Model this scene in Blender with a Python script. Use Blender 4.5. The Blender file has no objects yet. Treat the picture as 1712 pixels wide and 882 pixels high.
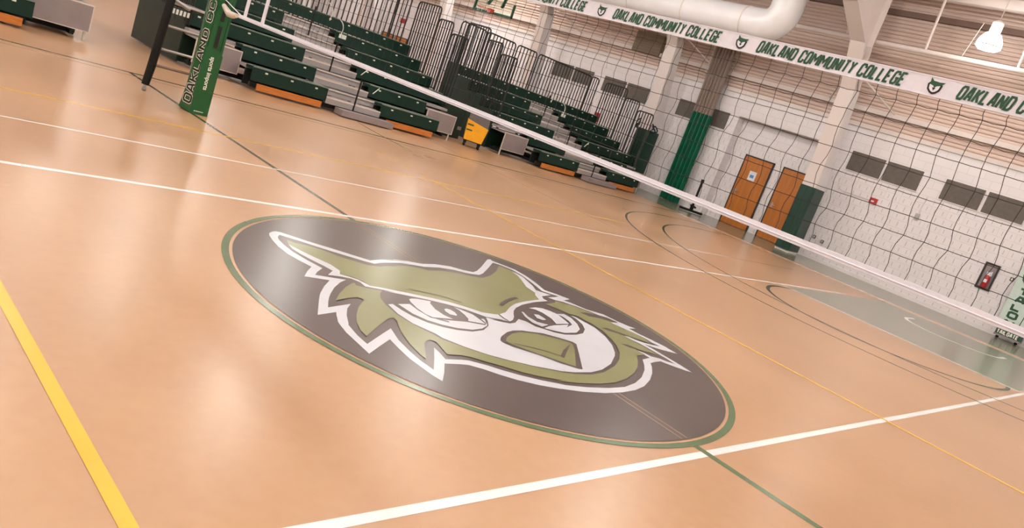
import bpy, bmesh, math, random
from mathutils import Vector, Matrix
from mathutils.geometry import tessellate_polygon

scene = bpy.context.scene
col = scene.collection
random.seed(7)

# ------------------------------------------------------------------ camera
cam_data = bpy.data.cameras.new('camera')
cam_data.sensor_fit = 'HORIZONTAL'
cam_data.sensor_width = 36.0
cam_data.lens = 1292.06 / 1712.0 * 36.0
cam_data.clip_end = 200.0
cam = bpy.data.objects.new('camera', cam_data)
R_ = Vector((0.6788169, -0.65431242, 0.33329098))
U_ = Vector((-0.08539985, 0.38045879, 0.92084633))
F_ = Vector((0.72932467, 0.65354906, -0.20238368))
cam.matrix_world = Matrix(((R_.x, U_.x, -F_.x, -3.92763),
                           (R_.y, U_.y, -F_.y, -3.59399),
                           (R_.z, U_.z, -F_.z, 1.46667),
                           (0, 0, 0, 1)))
col.objects.link(cam)
scene.camera = cam

# ------------------------------------------------------------------ world, exposure
world = bpy.data.worlds.new('world')
scene.world = world
world.use_nodes = True
world.node_tree.nodes['Background'].inputs[0].default_value = (1.0, 0.95, 0.9, 1)
world.node_tree.nodes['Background'].inputs[1].default_value = 0.4
scene.view_settings.view_transform = 'Standard'
scene.view_settings.look = 'None'
scene.view_settings.gamma = 1.0
scene.view_settings.use_curve_mapping = False
scene.view_settings.exposure = 0.65
LAMP_POWER = 400.0      # each high-bay ceiling lamp, watts
LAMP_COLOR = (1.0, 0.99, 0.995)
GLASS_GLOW = 70.0

# ------------------------------------------------------------------ helpers
def lin(c):
    c = c / 255.0
    return c / 12.92 if c <= 0.04045 else ((c + 0.055) / 1.055) ** 2.4

def rgb(r, g, b):
    return (lin(r), lin(g), lin(b), 1.0)

def material(name, c, rough=0.6, metal=0.0, var=0.06, scale=6.0, spec=0.5, bump=0.0, stretch=(1, 1, 1), emit=0.0):
    m = bpy.data.materials.new(name)
    m.use_nodes = True
    nt = m.node_tree
    b = nt.nodes['Principled BSDF']
    b.inputs['Roughness'].default_value = rough
    b.inputs['Metallic'].default_value = metal
    b.inputs['Specular IOR Level'].default_value = spec
    tc = nt.nodes.new('ShaderNodeTexCoord')
    mp = nt.nodes.new('ShaderNodeMapping')
    mp.inputs['Scale'].default_value = stretch
    nt.links.new(tc.outputs['Object'], mp.inputs['Vector'])
    nz = nt.nodes.new('ShaderNodeTexNoise')
    nz.inputs['Scale'].default_value = scale
    nz.inputs['Detail'].default_value = 3.0
    nt.links.new(mp.outputs[0], nz.inputs['Vector'])
    rp = nt.nodes.new('ShaderNodeValToRGB')
    rp.color_ramp.elements[0].position = 0.3
    rp.color_ramp.elements[1].position = 0.7
    rp.color_ramp.elements[0].color = (c[0] * (1 - var), c[1] * (1 - var), c[2] * (1 - var), 1)
    rp.color_ramp.elements[1].color = (min(1, c[0] * (1 + var)), min(1, c[1] * (1 + var)), min(1, c[2] * (1 + var)), 1)
    nt.links.new(nz.outputs['Fac'], rp.inputs['Fac'])
    nt.links.new(rp.outputs['Color'], b.inputs['Base Color'])
    if emit:
        b.inputs['Emission Color'].default_value = (1.0, 0.96, 0.9, 1)
        b.inputs['Emission Strength'].default_value = emit
    if bump:
        bp = nt.nodes.new('ShaderNodeBump')
        bp.inputs['Strength'].default_value = bump
        bp.inputs['Distance'].default_value = 0.01
        nt.links.new(nz.outputs['Fac'], bp.inputs['Height'])
        nt.links.new(bp.outputs['Normal'], b.inputs['Normal'])
    return m

class MB:
    """collects geometry and links it as one mesh object"""
    def __init__(self):
        self.v = []; self.f = []
    def add(self, vs, fs):
        o = len(self.v)
        self.v += [tuple(p) for p in vs]
        self.f += [tuple(i + o for i in f) for f in fs]
        return self
    def box(self, x0, y0, z0, x1, y1, z1):
        v = [(x, y, z) for x in (x0, x1) for y in (y0, y1) for z in (z0, z1)]
        return self.add(v, [(0, 1, 3, 2), (4, 6, 7, 5), (0, 4, 5, 1), (2, 3, 7, 6), (0, 2, 6, 4), (1, 5, 7, 3)])
    def tube(self, pts, r, n=8, cap=True):
        pts = [Vector(p) for p in pts]
        rs = r if isinstance(r, (list, tuple)) else [r] * len(pts)
        base = len(self.v)
        ref = None
        for i, p in enumerate(pts):
            if i == 0: d = pts[1] - p
            elif i == len(pts) - 1: d = p - pts[i - 1]
            else: d = (pts[i + 1] - p).normalized() + (p - pts[i - 1]).normalized()
            d.normalize()
            if ref is None:
                ref = Vector((0, 0, 1)) if abs(d.z) < 0.9 else Vector((1, 0, 0))
            a = (ref - d * ref.dot(d)).normalized()
            ref = a
            b = d.cross(a)
            for k in range(n):
                t = 2 * math.pi * k / n
                self.v.append(tuple(p + (a * math.cos(t) + b * math.sin(t)) * rs[i]))
        for i in range(len(pts) - 1):
            for k in range(n):
                k2 = (k + 1) % n
                self.f.append((base + i * n + k, base + i * n + k2, base + (i + 1) * n + k2, base + (i + 1) * n + k))
        if cap:
            self.f.append(tuple(base + k for k in reversed(range(n))))
            e = base + (len(pts) - 1) * n
            self.f.append(tuple(e + k for k in range(n)))
        return self
    def lathe(self, cx, cy, prof, n=24):
        base = len(self.v)
        for r, z in prof:
            for k in range(n):
                t = 2 * math.pi * k / n
                self.v.append((cx + r * math.cos(t), cy + r * math.sin(t), z))
        for i in range(len(prof) - 1):
            for k in range(n):
                k2 = (k + 1) % n
                self.f.append((base + i * n + k, base + i * n + k2, base + (i + 1) * n + k2, base + (i + 1) * n + k))
        return self
    def flat(self, pts, fn):
        """filled 2-D polygon; fn maps (a, b) to 3-D"""
        tr = tessellate_polygon([[Vector((p[0], p[1], 0)) for p in pts]])
        o = len(self.v)
        self.v += [tuple(fn(p[0], p[1])) for p in pts]
        self.f += [tuple(i + o for i in t) for t in tr]
        return self
    def prism(self, pts, fn0, fn1):
        n = len(pts)
        self.flat(pts, fn0)
        o0 = len(self.v) - n
        self.flat(pts, fn1)
        o1 = len(self.v) - n
        for i in range(n):
            j = (i + 1) % n
            self.f.append((o0 + i, o0 + j, o1 + j, o1 + i))
        return self
    def stroke(self, pts, w, fn, closed=False):
        """2-D polyline with width, mitred"""
        n = len(pts)
        L = []; Rr = []
        for i in range(n):
            p = Vector(pts[i][:2])
            a = Vector(pts[(i - 1) % n][:2]); c = Vector(pts[(i + 1) % n][:2])
            if not closed and i == 0: d1 = d2 = (c - p).normalized()
            elif not closed and i == n - 1: d1 = d2 = (p - a).normalized()
            else: d1 = (p - a).normalized(); d2 = (c - p).normalized()
            n1 = Vector((-d1.y, d1.x)); n2 = Vector((-d2.y, d2.x))
            m = n1 + n2
            if m.length < 1e-6: m = n1.copy()
            m.normalize()
            k = w / 2 / max(0.45, m.dot(n1))
            L.append(p + m * k); Rr.append(p - m * k)
        o = len(self.v)
        for q in L: self.v.append(tuple(fn(q.x, q.y)))
        for q in Rr: self.v.append(tuple(fn(q.x, q.y)))
        for i in range(n if closed else n - 1):
            j = (i + 1) % n
            self.f.append((o + i, o + j, o + n + j, o + n + i))
        return self
    def build(self, name, mat, parent=None, smooth=False, loc=None):
        me = bpy.data.meshes.new(name)
        me.from_pydata(self.v, [], self.f)
        me.validate()
        bm = bmesh.new(); bm.from_mesh(me)
        bmesh.ops.recalc_face_normals(bm, faces=bm.faces)
        bm.to_mesh(me); bm.free()
        if smooth:
            for p in me.polygons: p.use_smooth = True
            try: me.set_sharp_from_angle(angle=math.radians(35))
            except Exception: pass
        me.materials.append(mat)
        o = bpy.data.objects.new(name, me)
        col.objects.link(o)
        if parent: o.parent = parent
        if loc: o.location = loc
        return o

def tag(o, label=None, cat=None, group=None, kind=None):
    if label: o['label'] = label
    if cat: o['category'] = cat
    if group: o['group'] = group
    if kind: o['kind'] = kind
    return o

def thing(name, label, cat, loc=(0, 0, 0), rz=0, group=None):
    o = bpy.data.objects.new(name, None)
    o.empty_display_size = 0.1
    col.objects.link(o)
    o.location = loc; o.rotation_euler = (0, 0, rz)
    return tag(o, label, cat, group)

KIDS = {}
def copy_tree(o, parent=None):
    c = o.copy(); col.objects.link(c)
    if parent: c.parent = parent
    for ch in [x for x in bpy.data.objects if x.parent == o]:
        copy_tree(ch, c)
    return c

# ------------------------------------------------------------------ stroke lettering (squared athletic capitals), cell 1.0 wide x 1.8 tall
GLYPH = {
 'O': [[(0.2,0),(0.8,0),(1,0.25),(1,1.55),(0.8,1.8),(0.2,1.8),(0,1.55),(0,0.25),(0.2,0)]],
 'A': [[(0,0),(0.32,1.8),(0.68,1.8),(1,0)],[(0.12,0.55),(0.88,0.55)]],
 'K': [[(0,0),(0,1.8)],[(1,1.8),(0.1,0.8)],[(0.3,1.05),(1,0)]],
 'L': [[(0,1.8),(0,0),(0.9,0)]],
 'N': [[(0,0),(0,1.8)],[(1,0),(1,1.8)],[(0.02,1.72),(0.98,0.08)]],
 'D': [[(0,0),(0.75,0),(1,0.3),(1,1.5),(0.75,1.8),(0,1.8),(0,0)]],
 'C': [[(1,1.3),(1,1.55),(0.8,1.8),(0.2,1.8),(0,1.55),(0,0.25),(0.2,0),(0.8,0),(1,0.25),(1,0.5)]],
 'M': [[(0,0),(0,1.8)],[(1.6,0),(1.6,1.8)],[(0.05,1.72),(0.8,0.75),(1.55,1.72)]],
 'U': [[(0,1.8),(0,0.25),(0.2,0),(0.8,0),(1,0.25),(1,1.8)]],
 'I': [[(0,0),(0,1.8)]],
 'T': [[(0,1.8),(1,1.8)],[(0.5,1.8),(0.5,0)]],
 'Y': [[(0,1.8),(0.5,0.9),(1,1.8)],[(0.5,0.95),(0.5,0)]],
 'G': [[(1,1.35),(1,1.55),(0.8,1.8),(0.2,1.8),(0,1.55),(0,0.25),(0.2,0),(0.8,0),(1,0.25),(1,0.85),(0.55,0.85)]],
 'E': [[(0.9,1.8),(0,1.8),(0,0),(0.9,0)],[(0,0.9),(0.75,0.9)]],
 'S': [[(1,1.35),(1,1.55),(0.8,1.8),(0.2,1.8),(0,1.55),(0,1.15),(0.2,0.95),(0.8,0.85),(1,0.65),(1,0.25),(0.8,0),(0.2,0),(0,0.25),(0,0.45)]],
}
GW = {'I': 0.0, 'M': 1.6}
def letters(mb, text, h, fn, width=None, weight=0.42, gap=0.62, shear=0.0):
    """text in a (u, v) plane starting at u = 0, cap height h; width squeezes the line to that length"""
    s = h / 1.8
    x = 0.0; items = []
    for ch in text:
        if ch == ' ': x += 0.9; continue
        items.append((ch, x)); x += GW.get(ch, 1.0) + gap
    total = (x - gap) * s
    kx = (width / total) if width else 1.0
    q = 0
    for ch, x0 in items:
        for st in GLYPH[ch]:
            q = (q + 1) % 4; lift = 0.0002 * q      # overlapping strokes never share a plane
            pts = [((x0 + p[0]) * s * kx + p[1] * s * shear, p[1] * s) for p in st]
            closed = st[0] == st[-1] and len(st) > 3
            if closed: pts = pts[:-1]
            mb.stroke(pts, weight * s * min(1.0, kx + 0.1), lambda a, b, l=lift: (fn(a, b)[0] - l, fn(a, b)[1], fn(a, b)[2]), closed)
    return total * kx

def font_text(name, body, size, mat, parent, mtx, xscale=1.0, bold=0.0):
    cu = bpy.data.curves.new(name, 'FONT')
    cu.body = body; cu.size = size; cu.offset = bold; cu.align_x = 'LEFT'
    tmp = bpy.data.objects.new(name + '_curve', cu)
    col.objects.link(tmp)
    dg = bpy.context.evaluated_depsgraph_get()
    me = bpy.data.meshes.new_from_object(tmp.evaluated_get(dg))
    bpy.data.objects.remove(tmp)
    me.transform(Matrix.Diagonal((xscale, 1, 1, 1)))
    me.transform(mtx)
    me.materials.clear(); me.materials.append(mat)
    o = bpy.data.objects.new(name, me); col.objects.link(o)
    if parent: o.parent = parent
    return o

# ------------------------------------------------------------------ materials
M = {}
def wood_floor():
    m = bpy.data.materials.new('tan_sports_floor'); m.use_nodes = True
    nt = m.node_tree; b = nt.nodes['Principled BSDF']
    tc = nt.nodes.new('ShaderNodeTexCoord')
    n1 = nt.nodes.new('ShaderNodeTexNoise'); n1.inputs['Scale'].default_value = 0.55; n1.inputs['Detail'].default_value = 5
    n2 = nt.nodes.new('ShaderNodeTexNoise'); n2.inputs['Scale'].default_value = 14; n2.inputs['Detail'].default_value = 6
    nt.links.new(tc.outputs['Object'], n1.inputs['Vector']); nt.links.new(tc.outputs['Object'], n2.inputs['Vector'])
    mx = nt.nodes.new('ShaderNodeMath'); mx.operation = 'MULTIPLY_ADD'; mx.inputs[1].default_value = 0.25
    nt.links.new(n2.outputs['Fac'], mx.inputs[0]); nt.links.new(n1.outputs['Fac'], mx.inputs[2])
    rp = nt.nodes.new('ShaderNodeValToRGB')
    rp.color_ramp.elements[0].position = 0.45; rp.color_ramp.elements[0].color = FLOOR_A
    rp.color_ramp.elements[1].position = 0.80; rp.color_ramp.elements[1].color = FLOOR_B
    nt.links.new(mx.outputs[0], rp.inputs['Fac']); nt.links.new(rp.outputs['Color'], b.inputs['Base Color'])
    rr = nt.nodes.new('ShaderNodeMapRange'); rr.inputs['To Min'].default_value = 0.24; rr.inputs['To Max'].default_value = 0.36
    nt.links.new(n1.outputs['Fac'], rr.inputs['Value']); nt.links.new(rr.outputs[0], b.inputs['Roughness'])
    b.inputs['Specular IOR Level'].default_value = 0.5
    bp = nt.nodes.new('ShaderNodeBump'); bp.inputs['Strength'].default_value = 0.04; bp.inputs['Distance'].default_value = 0.02
    nt.links.new(n1.outputs['Fac'], bp.inputs['Height']); nt.links.new(bp.outputs['Normal'], b.inputs['Normal'])
    return m
FLOOR_A = rgb(173, 138, 105); FLOOR_B = rgb(187, 152, 118)
M['floor'] = wood_floor()
def paint(name, c, r=0.25, var=0.04):
    return material(name, c, r, 0, var, 3.0)
M['white_line'] = paint('white_line_paint', rgb(236, 236, 238))
M['pale_line'] = paint('worn_pale_line_paint', rgb(208, 176, 148))
M['yellow_line'] = paint('yellow_line_paint', rgb(226, 182, 62))
M['green_line'] = paint('dark_green_line_paint', rgb(62, 68, 44))
M['ring_green'] = paint('ring_green_paint', rgb(84, 108, 76))
M['zone_green'] = paint('grey_green_floor_paint', rgb(124, 126, 106), 0.2)
M['logo_dark'] = paint('charcoal_floor_paint', rgb(76, 66, 65), 0.28)
M['logo_green'] = paint('sage_floor_paint', rgb(124, 128, 84), 0.28)
M['logo_white'] = paint('emblem_white_paint', rgb(200, 206, 216), 0.28)
M['seat'] = material('dark_green_seat_plastic', rgb(5, 42, 32), 0.5, 0, 0.08, 8, spec=0.28)
M['seat_sheen'] = material('green_grey_seat_sheen', rgb(104, 122, 110), 0.4, 0, 0.05, 8)
M['plate'] = material('white_number_plate', rgb(220, 224, 214), 0.4)
M['step'] = material('grey_aluminium_step', rgb(154, 150, 149), 0.5, 0, 0.08, 20, stretch=(1, 8, 8))
M['panel_grey'] = material('mauve_grey_panel', rgb(138, 129, 131), 0.5)
M['panel_edge'] = material('pale_panel_edging', rgb(206, 196, 186), 0.45)
M['kick_wood'] = material('orange_varnished_board', rgb(190, 116, 50), 0.35, 0, 0.18, 5, stretch=(1, 1, 12))
M['black'] = material('black_steel', rgb(10, 12, 11), 0.55, 0.0, spec=0.3)
M['dark_under'] = material('dark_understructure', rgb(20, 26, 22), 0.8)
M['rail'] = material('black_green_rail_paint', rgb(12, 16, 13), 0.4, 0.0)
M['vinyl'] = material('green_vinyl_skirt', rgb(8, 40, 29), 0.5, 0, 0.1, 4, bump=0.3)
M['pad'] = material('bright_green_vinyl_pad', rgb(8, 84, 36), 0.38, 0, 0.08, 5, bump=0.15)
M['pad_dark'] = material('dark_green_wall_pad', rgb(6, 54, 40), 0.4, 0, 0.08, 5, bump=0.15)
M['wall'] = None
M['white_paint'] = material('white_wall_paint', rgb(226, 222, 224), 0.6, 0, 0.03, 2)
M['frame_paint'] = material('white_steel_frame_paint', rgb(218, 209, 205), 0.5, 0, 0.03, 2)
M['metal_wall'] = material('beige_ribbed_metal', rgb(214, 194, 183), 0.5, 0.0, 0.05, 0.6)
M['olive'] = material('olive_brown_enamel', rgb(122, 108, 84), 0.6)
M['roof'] = material('pale_roof_deck', rgb(212, 194, 182), 0.7)
M['dark_trim'] = material('brown_trim_and_gap_shade', rgb(120, 98, 88), 0.7)
M['duct'] = material('white_painted_duct', rgb(232, 232, 236), 0.35, 0.0, 0.03, 3)
M['grey_panel'] = material('dark_grey_wall_panel', rgb(98, 92, 86), 0.75, 0, 0.12, 9)
M['door'] = material('orange_wood_door', rgb(184, 112, 44), 0.35, 0, 0.12, 4, stretch=(3, 3, 0.4))
M['door_gap'] = material('dark_door_frame', rgb(44, 36, 32), 0.6)
M['red'] = material('red_enamel', rgb(176, 30, 30), 0.35)
M['orange_rim'] = material('orange_rim_paint', rgb(206, 84, 44), 0.35)
M['paper'] = material('white_paper', rgb(224, 228, 234), 0.7)
M['blue_ink'] = material('blue_print', rgb(90, 140, 190), 0.7)
M['net_cord'] = material('black_net_cord', rgb(36, 28, 26), 0.7)
M['tape'] = material('white_net_tape', rgb(224, 226, 238), 0.6, 0, 0.03, 40)
M['text_green'] = material('dark_green_print', rgb(24, 76, 50), 0.55, 0, 0.25, 12)
M['text_black'] = material('black_print', rgb(12, 13, 12), 0.55)
M['text_white'] = material('white_print', rgb(236, 236, 226), 0.55)
M['bin'] = material('yellow_bin_plastic', rgb(240, 172, 30), 0.4)
M['bin_in'] = material('dark_grey_liner', rgb(74, 66, 64), 0.6)
M['mint'] = material('pale_mint_banner', rgb(196, 216, 208), 0.5)
M['curtain'] = material('green_curtain_vinyl', rgb(14, 96, 70), 0.4, 0, 0.12, 3, bump=0.2)
M['mesh_curtain'] = material('grey_mesh_curtain', rgb(150, 134, 126), 0.8, 0, 0.1, 30)
M['steel'] = material('brushed_steel', rgb(170, 168, 166), 0.35, 0.7)
M['glass_green'] = material('green_backboard_padding', rgb(34, 84, 58), 0.5)
M['lamp_glass'] = material('glowing_lamp_glass', rgb(240, 236, 230), 0.4, emit=GLASS_GLOW)
M['near_lamp_glass'] = material('softly_glowing_lamp_glass', rgb(240, 236, 230), 0.4, emit=16.0)
M['lamp_body'] = material('white_lamp_housing', rgb(226, 220, 214), 0.4)

def glass_mat():
    m = bpy.data.materials.new('clear_backboard_glass'); m.use_nodes = True
    b = m.node_tree.nodes['Principled BSDF']
    b.inputs['Transmission Weight'].default_value = 1.0; b.inputs['Roughness'].default_value = 0.05
    b.inputs['Base Color'].default_value = (0.85, 0.95, 0.9, 1); b.inputs['IOR'].default_value = 1.1
    return m
M['glass'] = glass_mat()

def block_wall():
    """painted slotted concrete block: bond pattern bump and short dark slots on the wall plane (object y, z)"""
    m = bpy.data.materials.new('painted_slotted_block'); m.use_nodes = True
    nt = m.node_tree; b = nt.nodes['Principled BSDF']; b.inputs['Roughness'].default_value = 0.5
    tc = nt.nodes.new('ShaderNodeTexCoord'); sp = nt.nodes.new('ShaderNodeSeparateXYZ')
    nt.links.new(tc.outputs['Object'], sp.inputs[0])
    cb = nt.nodes.new('ShaderNodeCombineXYZ')
    nt.links.new(sp.outputs['Y'], cb.inputs['X']); nt.links.new(sp.outputs['Z'], cb.inputs['Y'])
    br = nt.nodes.new('ShaderNodeTexBrick')
    br.inputs['Scale'].default_value = 1.0
    br.inputs['Brick Width'].default_value = 0.4; br.inputs['Row Height'].default_value = 0.2
    br.inputs['Mortar Size'].default_value = 0.006
    br.inputs['Color1'].default_value = rgb(230, 227, 230); br.inputs['Color2'].default_value = rgb(226, 223, 226)
    br.inputs['Mortar'].default_value = rgb(212, 208, 209)
    nt.links.new(cb.outputs[0], br.inputs['Vector'])
    def mth(op, a, bv=None, c=None):
        n = nt.nodes.new('ShaderNodeMath'); n.operation = op
        for i, q in enumerate((a, bv, c)):
            if q is None: continue
            if isinstance(q, (int, float)): n.inputs[i].default_value = q
            else: nt.links.new(q, n.inputs[i])
        return n.outputs[0]
    row = mth('FLOOR', mth('DIVIDE', sp.outputs['Z'], 0.2))
    off = mth('MULTIPLY', mth('MODULO', row, 2.0), 0.1)
    fy = mth('PINGPONG', mth('ADD', sp.outputs['Y'], off), 0.1)
    fz = mth('PINGPONG', sp.outputs['Z'], 0.1)
    a = mth('LESS_THAN', fy, 0.008)
    c = mth('GREATER_THAN', fz, 0.045)
    d = mth('LESS_THAN', sp.outputs['Z'], 2.58)
    slot = mth('MULTIPLY', mth('MULTIPLY', a, c), d)
    slot = mth('MULTIPLY', slot, 0.45)
    mx = nt.nodes.new('ShaderNodeMixRGB')
    nt.links.new(slot, mx.inputs[0]); nt.links.new(br.outputs['Color'], mx.inputs[1]); mx.inputs[2].default_value = rgb(120, 108, 104)
    nt.links.new(mx.outputs[0], b.inputs['Base Color'])
    return m
M['wall'] = block_wall()
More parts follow.
